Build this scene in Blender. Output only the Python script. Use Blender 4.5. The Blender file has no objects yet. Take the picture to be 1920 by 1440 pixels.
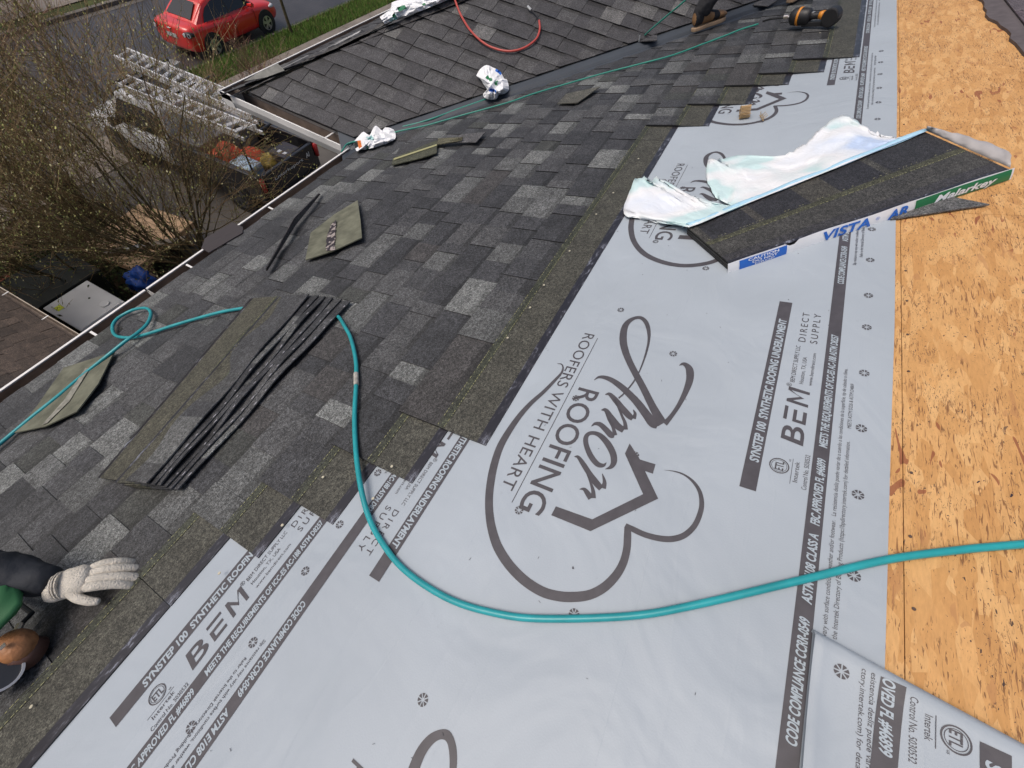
import bpy, bmesh, math, random
import numpy as np
from mathutils import Vector, Matrix, noise as mnoise
rnd = random.Random(7)
sc = bpy.context.scene
COL = sc.collection
# ------------------------------------------------------------------ geometry of the place
PITCH = math.radians(20.5)
CZ = 7.3                                     # height of the lens above the ground
Rm = np.array([[0.46187784, -0.74092903, 0.48753772],
               [-0.88084906, -0.4475173, 0.15438005],
               [0.10379691, -0.50075186, -0.85934497]])
cp, sp = math.cos(PITCH), math.sin(PITCH)
# ------------------------------------------------------------------ camera
cam_d = bpy.data.cameras.new('camera'); cam = bpy.data.objects.new('camera', cam_d); COL.objects.link(cam)
cam_d.sensor_width = 36; cam_d.lens = 36 * 760 / 1920; cam_d.clip_start = 0.02; cam_d.clip_end = 400
M = Matrix(((Rm[0][0], -Rm[0][1], -Rm[0][2], 0), (Rm[1][0], -Rm[1][1], -Rm[1][2], 0), (Rm[2][0], -Rm[2][1], -Rm[2][2], CZ), (0, 0, 0, 1)))
cam.matrix_world = M
sc.camera = cam
# ------------------------------------------------------------------ light
W = bpy.data.worlds.new('World'); sc.world = W; W.use_nodes = True
nt = W.node_tree; nt.nodes.clear()
sky = nt.nodes.new('ShaderNodeTexSky'); sky.sky_type = 'NISHITA'; sky.sun_disc = False
sky.sun_elevation = math.radians(62); sky.sun_rotation = math.radians(320)
sky.air_density = 1.0; sky.dust_density = 6.0; sky.ozone_density = 0.6
bg = nt.nodes.new('ShaderNodeBackground'); bg.inputs[1].default_value = 0.115
wo = nt.nodes.new('ShaderNodeOutputWorld')
nt.links.new(sky.outputs[0], bg.inputs[0]); nt.links.new(bg.outputs[0], wo.inputs[0])
sd = bpy.data.lights.new('sun', 'SUN'); sd.energy = 1.25; sd.angle = math.radians(30); sd.color = (1.0, 0.96, 0.9)
so = bpy.data.objects.new('sun', sd); COL.objects.link(so)
el, az = math.radians(62), math.radians(320)    # azimuth clockwise from +Y
sdir = Vector((math.sin(az) * math.cos(el), math.cos(az) * math.cos(el), math.sin(el)))
so.rotation_euler = sdir.to_track_quat('Z', 'Y').to_euler(); so.location = (0, 0, 20)
sc.view_settings.view_transform = 'Standard'; sc.view_settings.look = 'None'
sc.view_settings.gamma = 1; sc.view_settings.use_curve_mapping = False
sc.view_settings.exposure = 0.0

# ------------------------------------------------------------------ frames
X = np.array([1, 0, 0.]); VD = np.array([0, cp, -sp]); N = np.array([0, sp, cp]); FOOT = -N + np.array([0, 0, CZ])
def U(u, v, h=0):
    """point on the main roof slope: u along the eave, v down the slope, h off the surface"""
    return FOOT + X * u + VD * v + N * h
def ray(x, y):
    d = np.array([x - 960, y - 720, 760.]); return Rm @ (d / np.linalg.norm(d))
def uv(x, y, h=0):
    d = ray(x, y); t = -(1 - h) / (d @ N); P = d * t + N
    return P[0], P @ VD
def gp(x, y, z=0):
    d = ray(x, y); return d * ((z - CZ) / d[2]) + np.array([0, 0, CZ])
XE = 2.39; EZ = CZ - 2.0; TP = math.tan(PITCH)
def wpt(s, y, h=0):
    """point on the wing slope that faces back: s up the slope from its eave"""
    return np.array([XE + s * cp, y, EZ + s * sp]) + np.array([-sp, 0, cp]) * h
def wsy(x, y):
    d = ray(x, y); t = (-2.0 - TP * XE) / (d[2] - TP * d[0]); P = d * t
    return (P[0] - XE) / cp, P[1]

# ------------------------------------------------------------------ mesh helpers
class MB:
    def __init__(s): s.v = []; s.f = []; s.m = []; s.t = []
    def add(s, vs, fs, mi=0, tint=None):
        b = len(s.v); s.v += [tuple(float(c) for c in p) for p in vs]
        for f in fs:
            s.f.append(tuple(b + i for i in f)); s.m.append(mi); s.t.append(tint)
        return s
    def quad(s, a, b, c, d, mi=0, tint=None): return s.add([a, b, c, d], [(0, 1, 2, 3)], mi, tint)
    def box(s, lo, hi, mi=0, tint=None, T=None):
        p = [(x, y, z) for z in (lo[2], hi[2]) for y in (lo[1], hi[1]) for x in (lo[0], hi[0])]
        if T: p = [T(*q) for q in p]
        return s.add(p, [(0, 2, 3, 1), (4, 5, 7, 6), (0, 1, 5, 4), (2, 6, 7, 3), (0, 4, 6, 2), (1, 3, 7, 5)], mi, tint)
    def tube(s, pts, r, n=8, mi=0, tint=None, cap=True):
        pts = [Vector(p) for p in pts]; rs = r if hasattr(r, '__len__') else [r] * len(pts)
        t0 = (pts[1] - pts[0]).normalized(); a = t0.orthogonal().normalized(); vs = []
        for i, p in enumerate(pts):
            t = (pts[min(i + 1, len(pts) - 1)] - pts[max(i - 1, 0)])
            t = t.normalized() if t.length > 1e-9 else t0
            a = (a - t * a.dot(t)); a = a.normalized() if a.length > 1e-6 else t.orthogonal().normalized()
            b = t.cross(a)
            for k in range(n):
                w = 2 * math.pi * k / n; vs.append(p + (a * math.cos(w) + b * math.sin(w)) * rs[i])
        fs = []
        for i in range(len(pts) - 1):
            for k in range(n):
                fs.append((i * n + k, i * n + (k + 1) % n, (i + 1) * n + (k + 1) % n, (i + 1) * n + k))
        if cap: fs += [tuple(range(n))[::-1], tuple((len(pts) - 1) * n + k for k in range(n))]
        return s.add(vs, fs, mi, tint)
    def prism(s, poly, h0, h1, T, mi=0, tint=None):
        n = len(poly); vs = [T(p[0], p[1], h0) for p in poly] + [T(p[0], p[1], h1) for p in poly]
        fs = [tuple(range(n))[::-1], tuple(range(n, 2 * n))] + [(i, (i + 1) % n, n + (i + 1) % n, n + i) for i in range(n)]
        return s.add(vs, fs, mi, tint)
    def disc(s, c, ax, r0, r1, dz, n=24, mi=0):
        """ring or disc of radius r0..r1 about c, axis ax, thickness dz"""
        ax = Vector(ax).normalized(); a = ax.orthogonal().normalized(); b = ax.cross(a); c = Vector(c); vs = []
        for z in (0, dz):
            for r in (r0, r1):
                for k in range(n):
                    w = 2 * math.pi * k / n; vs.append(c + ax * z + (a * math.cos(w) + b * math.sin(w)) * r)
        fs = []
        for k in range(n):
            j = (k + 1) % n
            fs += [(k, j, n + j, n + k), (2 * n + k, 3 * n + k, 3 * n + j, 2 * n + j), (n + k, n + j, 3 * n + j, 3 * n + k), (k, 2 * n + k, 2 * n + j, j)]
        return s.add(vs, fs, mi)
    def mesh(s, name, mats, smooth=False):
        me = bpy.data.meshes.new(name); me.from_pydata(s.v, [], s.f)
        for m in mats: me.materials.append(m)
        me.polygons.foreach_set('material_index', s.m)
        if any(t is not None for t in s.t):
            ca = me.color_attributes.new('tint', 'FLOAT_COLOR', 'CORNER'); buf = []
            for f, t in zip(s.f, s.t):
                t = t or (0.07, 0.07, 0.07); buf += [t[0], t[1], t[2], 1] * len(f)
            ca.data.foreach_set('color', buf)
        if smooth: me.polygons.foreach_set('use_smooth', [True] * len(s.f))
        me.update(); return me

def setp(o, label=None, cat=None, group=None, kind=None):
    if label: o['label'] = label
    if cat: o['category'] = cat
    if group: o['group'] = group
    if kind: o['kind'] = kind
    return o
def origin(o):
    v = Vector((0, 0, 0))
    while o: v += o.location; o = o.parent
    return v
def thing(name, loc, label, cat, group=None):
    o = bpy.data.objects.new(name, None); o.empty_display_size = 0.1; COL.objects.link(o); o.location = Vector([float(c) for c in loc])
    return setp(o, label, cat, group)
def part(name, mb, mats, parent=None, label=None, kind=None, smooth=False, **k):
    mats = mats if isinstance(mats, (list, tuple)) else [mats]
    if parent is not None:
        og = origin(parent); mb.v = [(x - og.x, y - og.y, z - og.z) for x, y, z in mb.v]
    o = bpy.data.objects.new(name, mb.mesh(name, mats, smooth)); COL.objects.link(o)
    if parent is not None: o.parent = parent
    return setp(o, label, kind=kind, **k)
def mods(o, bevel=None, sub=None, solid=None):
    if solid: m = o.modifiers.new('s', 'SOLIDIFY'); m.thickness = solid; m.offset = 0
    if bevel: m = o.modifiers.new('b', 'BEVEL'); m.width = bevel; m.segments = 2; m.limit_method = 'ANGLE'; m.angle_limit = 0.6
    if sub: m = o.modifiers.new('u', 'SUBSURF'); m.levels = sub; m.render_levels = sub
    return o
def crom(pts, k=8):
    P = [np.array(p, float) for p in pts]; P = [2 * P[0] - P[1]] + P + [2 * P[-1] - P[-2]]; out = []
    for i in range(1, len(P) - 2):
        for j in range(k):
            t = j / k; a, b, c, d = P[i - 1:i + 3]
            out.append(0.5 * ((2 * b) + (c - a) * t + (2 * a - 5 * b + 4 * c - d) * t * t + (3 * b - a - 3 * c + d) * t ** 3))
    out.append(P[-2]); return out

# ------------------------------------------------------------------ materials
def mat(name, col=(.5, .5, .5), rough=.6, spec=.5, metal=0, nscale=0, namp=.15, bump=0, bscale=None, coat=0, trans=0, sub=0, emis=None):
    m = bpy.data.materials.new(name); m.use_nodes = True; t = m.node_tree; b = t.nodes['Principled BSDF']
    b.inputs['Base Color'].default_value = (*col, 1); b.inputs['Roughness'].default_value = rough
    b.inputs['Specular IOR Level'].default_value = spec; b.inputs['Metallic'].default_value = metal
    b.inputs['Coat Weight'].default_value = coat
    if trans: b.inputs['Transmission Weight'].default_value = trans
    if nscale:
        tc = t.nodes.new('ShaderNodeTexCoord'); n = t.nodes.new('ShaderNodeTexNoise'); n.inputs['Scale'].default_value = nscale; n.inputs['Detail'].default_value = 6
        t.links.new(tc.outputs['Object'], n.inputs['Vector'])
        r = t.nodes.new('ShaderNodeMapRange'); r.inputs[1].default_value = .3; r.inputs[2].default_value = .7
        r.inputs[3].default_value = 1 - namp; r.inputs[4].default_value = 1 + namp
        mx = t.nodes.new('ShaderNodeVectorMath'); mx.operation = 'SCALE'; mx.inputs[0].default_value = col
        t.links.new(n.outputs[0], r.inputs[0]); t.links.new(r.outputs[0], mx.inputs['Scale']); t.links.new(mx.outputs[0], b.inputs['Base Color'])
        if bump:
            n2 = t.nodes.new('ShaderNodeTexNoise'); n2.inputs['Scale'].default_value = bscale or nscale * 3; n2.inputs['Detail'].default_value = 4
            t.links.new(tc.outputs['Object'], n2.inputs['Vector'])
            bp = t.nodes.new('ShaderNodeBump'); bp.inputs['Strength'].default_value = bump; bp.inputs['Distance'].default_value = .01
            t.links.new(n2.outputs[0], bp.inputs['Height']); t.links.new(bp.outputs[0], b.inputs['Normal'])
    return m
def nd(t, kind, **k):
    n = t.nodes.new(kind)
    for a, v in k.items():
        if a.startswith('i_'): n.inputs[int(a[2:]) if a[2:].isdigit() else a[2:]].default_value = v
        else: setattr(n, a, v)
    return n
def maprange(t, src, a, b, c, d):
    r = nd(t, 'ShaderNodeMapRange'); t.links.new(src, r.inputs[0])
    for i, v in zip((1, 2, 3, 4), (a, b, c, d)): r.inputs[i].default_value = v
    return r.outputs[0]
def math_(t, op, a, b):
    r = nd(t, 'ShaderNodeMath', operation=op)
    for i, v in enumerate((a, b)):
        if isinstance(v, (int, float)): r.inputs[i].default_value = v
        else: t.links.new(v, r.inputs[i])
    return r.outputs[0]

def granule_mat(name, scale=420, contrast=1.0, sheen=.62):
    """mineral granules: each face carries its own real blend colour, grains vary around it"""
    m = bpy.data.materials.new(name); m.use_nodes = True; t = m.node_tree; b = t.nodes['Principled BSDF']
    tc = nd(t, 'ShaderNodeTexCoord'); oi = nd(t, 'ShaderNodeObjectInfo')
    off = nd(t, 'ShaderNodeVectorMath', operation='SCALE', i_0=(13.1, 7.7, 3.3)); t.links.new(oi.outputs['Random'], off.inputs['Scale'])
    ad = nd(t, 'ShaderNodeVectorMath', operation='ADD'); t.links.new(tc.outputs['Object'], ad.inputs[0]); t.links.new(off.outputs[0], ad.inputs[1])
    at = nd(t, 'ShaderNodeAttribute', attribute_name='tint')
    n1 = nd(t, 'ShaderNodeTexNoise', i_Scale=scale, i_Detail=3, i_Roughness=.75); t.links.new(ad.outputs[0], n1.inputs['Vector'])
    n2 = nd(t, 'ShaderNodeTexNoise', i_Scale=14, i_Detail=5, i_Roughness=.65); t.links.new(ad.outputs[0], n2.inputs['Vector'])
    n3 = nd(t, 'ShaderNodeTexNoise', i_Scale=scale * .34, i_Detail=3, i_Roughness=.7); t.links.new(ad.outputs[0], n3.inputs['Vector'])
    g = maprange(t, n1.outputs[0], .36, .66, 1 - .85 * contrast, 1 + 1.15 * contrast)
    g3 = maprange(t, n3.outputs[0], .35, .66, .5, 1.6)
    g2 = maprange(t, n2.outputs[0], .3, .7, .72, 1.28)
    k = math_(t, 'MULTIPLY', math_(t, 'MULTIPLY', g, g2), g3)
    sc_ = nd(t, 'ShaderNodeVectorMath', operation='SCALE'); t.links.new(at.outputs['Color'], sc_.inputs[0]); t.links.new(k, sc_.inputs['Scale'])
    t.links.new(sc_.outputs[0], b.inputs['Base Color'])
    b.inputs['Roughness'].default_value = sheen; b.inputs['Specular IOR Level'].default_value = .45
    bp = nd(t, 'ShaderNodeBump'); bp.inputs['Strength'].default_value = .55; bp.inputs['Distance'].default_value = .0025
    t.links.new(n1.outputs[0], bp.inputs['Height']); t.links.new(bp.outputs[0], b.inputs['Normal'])
    return m
GRAN = granule_mat('granules', 270, 1.0)
TAR = mat('tar_edge', (.035, .034, .038), .38, .5, nscale=60, namp=.5, bump=.4)
def tar_smear():
    m = bpy.data.materials.new('tar_smear'); m.use_nodes = True; t = m.node_tree; b = t.nodes['Principled BSDF']
    tc = nd(t, 'ShaderNodeTexCoord'); mp = nd(t, 'ShaderNodeMapping'); mp.inputs['Scale'].default_value = (22, 60, 60); t.links.new(tc.outputs['Object'], mp.inputs[0])
    n = nd(t, 'ShaderNodeTexNoise', i_Scale=1.0, i_Detail=6, i_Roughness=.7); t.links.new(mp.outputs[0], n.inputs['Vector'])
    r = nd(t, 'ShaderNodeValToRGB'); r.color_ramp.elements[0].position = .50; r.color_ramp.elements[0].color = (.022, .021, .027, 1)
    r.color_ramp.elements[1].position = .68; r.color_ramp.elements[1].color = (.26, .28, .34, 1); e = r.color_ramp.elements.new(.58); e.color = (.045, .043, .052, 1)
    t.links.new(n.outputs[0], r.inputs[0]); t.links.new(r.outputs[0], b.inputs['Base Color']); b.inputs['Roughness'].default_value = .3
    return m
SMEAR = tar_smear()
BACK = mat('shingle_back', (.135, .138, .102), .8, .3, nscale=14, namp=.35, bump=.3)
YEL = mat('nail_line_yellow', (.36, .35, .18), .6)
DASH = mat('release_tape', (.30, .30, .33), .35)

NAILM = mat('nail_head_metal', (.52, .48, .36), .45)
def underlay_mat():
    m = bpy.data.materials.new('underlay'); m.use_nodes = True; t = m.node_tree; b = t.nodes['Principled BSDF']
    tc = nd(t, 'ShaderNodeTexCoord')
    n = nd(t, 'ShaderNodeTexNoise', i_Scale=1.7, i_Detail=5, i_Roughness=.55); t.links.new(tc.outputs['Object'], n.inputs['Vector'])
    n2 = nd(t, 'ShaderNodeTexNoise', i_Scale=60, i_Detail=6, i_Roughness=.8); t.links.new(tc.outputs['Object'], n2.inputs['Vector'])
    n4 = nd(t, 'ShaderNodeTexNoise', i_Scale=5, i_Detail=7, i_Roughness=.7); t.links.new(tc.outputs['Object'], n4.inputs['Vector'])
    a = maprange(t, n.outputs[0], .35, .65, .94, 1.05)
    dirt = maprange(t, n2.outputs[0], .60, .74, 1.0, .55)
    gate = maprange(t, n4.outputs[0], .55, .70, 0, 1)
    mixd = nd(t, 'ShaderNodeMix'); mixd.inputs[2].default_value = 1; t.links.new(gate, mixd.inputs[0]); t.links.new(dirt, mixd.inputs[3])
    k = math_(t, 'MULTIPLY', a, mixd.outputs[0])
    s = nd(t, 'ShaderNodeVectorMath', operation='SCALE'); s.inputs[0].default_value = (.386, .433, .482); t.links.new(k, s.inputs['Scale']); t.links.new(s.outputs[0], b.inputs['Base Color'])
    b.inputs['Roughness'].default_value = .48; b.inputs['Specular IOR Level'].default_value = .4
    w = nd(t, 'ShaderNodeTexNoise', i_Scale=2.6, i_Detail=3, i_Distortion=1.2); t.links.new(tc.outputs['Object'], w.inputs['Vector'])
    mpw = nd(t, 'ShaderNodeMapping'); mpw.inputs['Rotation'].default_value = (0, 0, .9); mpw.inputs['Scale'].default_value = (1.2, 9, 3); t.links.new(tc.outputs['Object'], mpw.inputs[0])
    w2 = nd(t, 'ShaderNodeTexNoise', i_Scale=1, i_Detail=3, i_Distortion=.6); t.links.new(mpw.outputs[0], w2.inputs['Vector'])
    rdg = maprange(t, math_(t, 'ABSOLUTE', math_(t, 'SUBTRACT', w2.outputs[0], .5), 0), 0, .03, .35, 0)
    wv = nd(t, 'ShaderNodeTexNoise', i_Scale=260, i_Detail=1); t.links.new(tc.outputs['Object'], wv.inputs['Vector'])
    hh = math_(t, 'ADD', math_(t, 'ADD', math_(t, 'MULTIPLY', w.outputs[0], 1.6), math_(t, 'MULTIPLY', rdg, .07)), math_(t, 'MULTIPLY', wv.outputs[0], .02))
    bp = nd(t, 'ShaderNodeBump'); bp.inputs['Strength'].default_value = .5; bp.inputs['Distance'].default_value = .02
    t.links.new(hh, bp.inputs['Height']); t.links.new(bp.outputs[0], b.inputs['Normal'])
    return m
UL = underlay_mat()
INK = mat('grey_ink', (.076, .071, .080), .5, .4, nscale=40, namp=.12)
INKL = mat('bare_letters', (.38, .44, .49), .5, .4)

def osb_mat():
    m = bpy.data.materials.new('osb'); m.use_nodes = True; t = m.node_tree; b = t.nodes['Principled BSDF']
    tc = nd(t, 'ShaderNodeTexCoord'); prev = None; hsum = None
    cols = [(.52, .265, .092), (.60, .325, .122), (.65, .36, .14), (.70, .415, .175), (.56, .295, .105)]
    wn = nd(t, 'ShaderNodeTexNoise', i_Scale=16, i_Detail=3); t.links.new(tc.outputs['Object'], wn.inputs['Vector'])
    wadd = nd(t, 'ShaderNodeVectorMath', operation='MULTIPLY_ADD'); wadd.inputs[1].default_value = (.006, .006, .0); t.links.new(wn.outputs['Color'], wadd.inputs[0]); t.links.new(tc.outputs['Object'], wadd.inputs[2])
    edge = None
    for i, (ang, sx, sy) in enumerate([(12, 9, 30), (-38, 10, 36), (68, 9, 32), (-75, 11, 42), (35, 10, 38), (-10, 13, 50), (95, 14, 46)]):
        mp = nd(t, 'ShaderNodeMapping'); mp.inputs['Rotation'].default_value = (0, 0, math.radians(ang)); mp.inputs['Scale'].default_value = (sx, sy, 1); mp.inputs['Location'].default_value = (i * 3.1, i * 1.7, 0)
        t.links.new(wadd.outputs[0], mp.inputs[0])
        v = nd(t, 'ShaderNodeTexVoronoi', voronoi_dimensions='2D'); v.inputs['Scale'].default_value = 1; t.links.new(mp.outputs[0], v.inputs['Vector'])
        sep = nd(t, 'ShaderNodeSeparateColor'); t.links.new(v.outputs['Color'], sep.inputs[0])
        r = nd(t, 'ShaderNodeValToRGB'); el_ = r.color_ramp.elements; el_[0].color = (*cols[i % 5], 1); el_[1].color = (*cols[(i + 2) % 5], 1); e = el_.new(.5); e.color = (*cols[(i + 3) % 5], 1)
        t.links.new(sep.outputs[0], r.inputs[0])
        if prev is None: prev = r.outputs[0]; hsum = sep.outputs[1]
        else:
            gate = maprange(t, sep.outputs[1], .60, .61, 0, .92)
            mx = nd(t, 'ShaderNodeMix', data_type='RGBA'); t.links.new(gate, mx.inputs[0]); t.links.new(prev, mx.inputs[6]); t.links.new(r.outputs[0], mx.inputs[7]); prev = mx.outputs[2]
            hm = nd(t, 'ShaderNodeMix'); t.links.new(gate, hm.inputs[0]); t.links.new(hsum, hm.inputs[2]); t.links.new(sep.outputs[2], hm.inputs[3]); hsum = hm.outputs[0]
    def fleck(ang, sx, sy, lo, hi, col, strength, prev, gl=.5, seed=0.0, gs=5.0, det=3, rough=.55):
        mp = nd(t, 'ShaderNodeMapping'); mp.inputs['Rotation'].default_value = (0, 0, math.radians(ang)); mp.inputs['Scale'].default_value = (sx, sy, 1); mp.inputs['Location'].default_value = (seed * 7.3, seed * 3.9, seed); t.links.new(tc.outputs['Object'], mp.inputs[0])
        n = nd(t, 'ShaderNodeTexNoise', i_Scale=1, i_Detail=det, i_Roughness=rough, i_Distortion=.8); t.links.new(mp.outputs[0], n.inputs['Vector'])
        mg = nd(t, 'ShaderNodeMapping'); mg.inputs['Location'].default_value = (seed * 2.1, -seed * 5.3, seed * 1.7); t.links.new(tc.outputs['Object'], mg.inputs[0])
        ga = nd(t, 'ShaderNodeTexNoise', i_Scale=gs, i_Detail=3); t.links.new(mg.outputs[0], ga.inputs['Vector'])
        f = math_(t, 'MULTIPLY', maprange(t, n.outputs[0], lo, hi, 0, strength), maprange(t, ga.outputs[0], gl, gl + .05, 0, 1))
        mx = nd(t, 'ShaderNodeMix', data_type='RGBA'); mx.inputs[7].default_value = (*col, 1); t.links.new(f, mx.inputs[0]); t.links.new(prev, mx.inputs[6]); return mx.outputs[2]
    g = nd(t, 'ShaderNodeTexNoise', i_Scale=1, i_Detail=6, i_Roughness=.7); mp = nd(t, 'ShaderNodeMapping'); mp.inputs['Scale'].default_value = (40, 160, 1); mp.inputs['Rotation'].default_value = (0, 0, .6)
    t.links.new(wadd.outputs[0], mp.inputs[0]); t.links.new(mp.outputs[0], g.inputs['Vector'])
    grain = maprange(t, g.outputs[0], .3, .7, .88, 1.10)
    s = nd(t, 'ShaderNodeVectorMath', operation='SCALE'); t.links.new(prev, s.inputs[0]); t.links.new(grain, s.inputs['Scale']); prev = s.outputs[0]
    prev = fleck(20, 26, 230, .59, .64, (.20, .085, .035), .85, prev, .47, 1.0)
    prev = fleck(-42, 38, 240, .60, .65, (.15, .065, .03), .8, prev, .48, 2.0)
    prev = fleck(64, 24, 230, .60, .645, (.22, .10, .045), .85, prev, .50, 3.0)
    prev = fleck(-70, 90, 260, .635, .66, (.045, .028, .03), .95, prev, .48, 4.0, 7)
    prev = fleck(30, 120, 240, .645, .67, (.03, .02, .03), 1, prev, .50, 5.0, 9)
    prev = fleck(40, 34, 60, .70, .71, (.03, .022, .035), 1, prev, .47, 6.0, 6)
    prev = fleck(5, 9, 34, .675, .68, (.27, .085, .04), .85, prev, .52, 7.0, 3, 1)
    prev = fleck(-50, 13, 44, .65, .66, (.42, .20, .085), .5, prev, .50, 8.0, 3, 1)
    t.links.new(prev, b.inputs['Base Color']); b.inputs['Roughness'].default_value = .62; b.inputs['Specular IOR Level'].default_value = .35
    bp = nd(t, 'ShaderNodeBump'); bp.inputs['Strength'].default_value = .45; bp.inputs['Distance'].default_value = .0015
    t.links.new(math_(t, 'ADD', hsum, math_(t, 'MULTIPLY', g.outputs[0], .6)), bp.inputs['Height']); t.links.new(bp.outputs[0], b.inputs['Normal'])
    return m
OSB = osb_mat()
WHITE = mat('white_paint', (.78, .77, .75), .45, .5, nscale=3, namp=.12)
CREAM = mat('cream_paint', (.62, .55, .46), .5, nscale=4, namp=.15)
GUTIN = mat('gutter_inside', (.21, .165, .135), .6, nscale=8, namp=.4)
DRIP = mat('drip_edge_brown', (.13, .10, .08), .45, .5, nscale=5, namp=.25)
METALG = mat('valley_metal', (.050, .060, .075), .5, .4, metal=0, nscale=4, namp=.12)
FELT = mat('old_felt', (.07, .063, .062), .85, .2, nscale=12, namp=.25, bump=.3)
HOSE = mat('teal_hose', (.02, .31, .34), .36, .5, nscale=14, namp=.16, coat=.1)
HOSED = mat('dark_green_hose', (.035, .26, .20), .35, .5)
HOSER = mat('red_hose', (.48, .075, .06), .35, .5)
BLACK = mat('black_rubber', (.018, .018, .02), .45, .5, nscale=20, namp=.2)
CHROME = mat('chrome_fitting', (.72, .66, .62), .25, .5, metal=.9)
ORANGE = mat('orange_plastic', (.72, .27, .03), .4, .5)
GALV = mat('galvanised', (.55, .56, .56), .4, .5, metal=.6)

# ------------------------------------------------------------------ setting: ground
def grid(name, x0, x1, y0, y1, z, m, nx=1, ny=1):
    b = MB(); vs = [(x0 + (x1 - x0) * i / nx, y0 + (y1 - y0) * j / ny, z) for j in range(ny + 1) for i in range(nx + 1)]
    b.add(vs, [(j * (nx + 1) + i, j * (nx + 1) + i + 1, (j + 1) * (nx + 1) + i + 1, (j + 1) * (nx + 1) + i) for j in range(ny) for i in range(nx)])
    return part(name, b, m, kind='structure')
def ground_mat(name, c0, c1, s, rough=.8, spec=.3, c2=None, bump=.4):
    m = bpy.data.materials.new(name); m.use_nodes = True; t = m.node_tree; b = t.nodes['Principled BSDF']
    tc = nd(t, 'ShaderNodeTexCoord'); n = nd(t, 'ShaderNodeTexNoise', i_Scale=s, i_Detail=8, i_Roughness=.65); t.links.new(tc.outputs['Object'], n.inputs['Vector'])
    r = nd(t, 'ShaderNodeValToRGB'); r.color_ramp.elements[0].position = .35; r.color_ramp.elements[1].position = .68
    r.color_ramp.elements[0].color = (*c0, 1); r.color_ramp.elements[1].color = (*c1, 1)
    if c2: e = r.color_ramp.elements.new(.52); e.color = (*c2, 1)
    t.links.new(n.outputs[0], r.inputs[0]); t.links.new(r.outputs[0], b.inputs['Base Color'])
    b.inputs['Roughness'].default_value = rough; b.inputs['Specular IOR Level'].default_value = spec
    n2 = nd(t, 'ShaderNodeTexNoise', i_Scale=s * 12, i_Detail=4); t.links.new(tc.outputs['Object'], n2.inputs['Vector'])
    bp = nd(t, 'ShaderNodeBump'); bp.inputs['Strength'].default_value = bump; bp.inputs['Distance'].default_value = .02
    t.links.new(n2.outputs[0], bp.inputs['Height']); t.links.new(bp.outputs[0], b.inputs['Normal']); return m
LAWN = ground_mat('lawn', (.055, .075, .022), (.11, .13, .04), 2.2, .9, .15, (.05, .06, .025))
ASPH = ground_mat('wet_asphalt', (.030, .028, .031), (.056, .052, .055), 1.1, .42, .5)
CONC = ground_mat('concrete', (.17, .145, .125), (.27, .235, .20), 1.3, .7, .3)
CONCD = ground_mat('damp_concrete', (.07, .062, .055), (.125, .112, .098), .8, .55, .4)
SOIL = ground_mat('bark_soil', (.045, .033, .022), (.12, .085, .055), 3, .9, .2)
grid('ground', -90, 140, -60, 150, -.2, LAWN)
grid('lawn', -70, 120, 9.0, 15.86, -.03, LAWN)
grid('far_verge', -70, 120, 21.66, 60, -.03, LAWN)
grid('side_lawn', 7.2, 60, -10, 9.0, -.03, LAWN)
grid('driveway', 3.3, 8.35, 3.2, 15.85, -.005, CONCD)
grid('path', 8.35, 10.2, 8.2, 9.9, 0.004, CONCD)
grid('planting_bed', -6, 3.3, 3.2, 13.6, .0, SOIL)
grid('road', -70, 120, 15.9, 21.5, -.09, ASPH)
grid('far_pavement', -70, 120, 22.3, 23.8, .0, CONC)
# pavement slabs with joints, kerbs
pv = MB()
for i in range(-12, 34):
    pv.box((i * 1.5 + .008, 13.15, -.05), (i * 1.5 + 1.492, 14.55, .015))
o = part('pavement', pv, CONC, kind='structure')
kb = MB(); kb.box((-70, 15.82, -.15), (120, 15.92, -.01)); kb.box((-70, 21.5, -.15), (120, 21.68, .02)); part('kerb', kb, mat('kerb_stone', (.13, .115, .10), .75, nscale=3, namp=.25), kind='structure')
gt = MB(); gt.box((-70, 15.92, -.087), (120, 16.02, -.0845)); gt.box((-70, 21.2, -.086), (120, 21.5, -.084)); part('road_channel', gt, mat('channel_concrete', (.10, .09, .08), .6, nscale=2, namp=.3), kind='structure')
# grass blades on the strip (stuff)
gb = MB()
for i in range(38000):
    if i < 27000: x = rnd.uniform(6, 26); y = rnd.uniform(14.58, 15.84)
    elif i < 33000: x = rnd.uniform(8.4, 13); y = rnd.uniform(9.9, 13.2)
    else: x = rnd.uniform(8, 14); y = rnd.uniform(10.5, 13.2)
    a = rnd.uniform(0, 6.3); hgt = rnd.uniform(.05, .13); w = .012; lx, ly = rnd.uniform(-.04, .04), rnd.uniform(-.04, .04)
    g_ = rnd.uniform(.6, 1.4); br = rnd.random() < .18
    tn = (.26 * g_, .20 * g_, .09 * g_) if br else (.16 * g_, .27 * g_, .055 * g_)
    gb.add([(x - w * math.cos(a), y - w * math.sin(a), -.03), (x + w * math.cos(a), y + w * math.sin(a), -.03), (x + lx, y + ly, hgt)], [(0, 1, 2)], 0, tn)
def tint_mat(name, rough=.7, spec=.3):
    m = bpy.data.materials.new(name); m.use_nodes = True; t = m.node_tree; b = t.nodes['Principled BSDF']
    at = nd(t, 'ShaderNodeAttribute', attribute_name='tint'); t.links.new(at.outputs['Color'], b.inputs['Base Color']); b.inputs['Roughness'].default_value = rough; b.inputs['Specular IOR Level'].default_value = spec; return m
TINT = tint_mat('tinted'); GRASSM = tint_mat('grass_blades')
part('grass', gb, GRASSM, kind='stuff')

# ------------------------------------------------------------------ the house
house = thing('house', (0, 0, 0), 'house whose roof slopes are being reshingled, half bare boards and grey underlayment', 'house')
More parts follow.
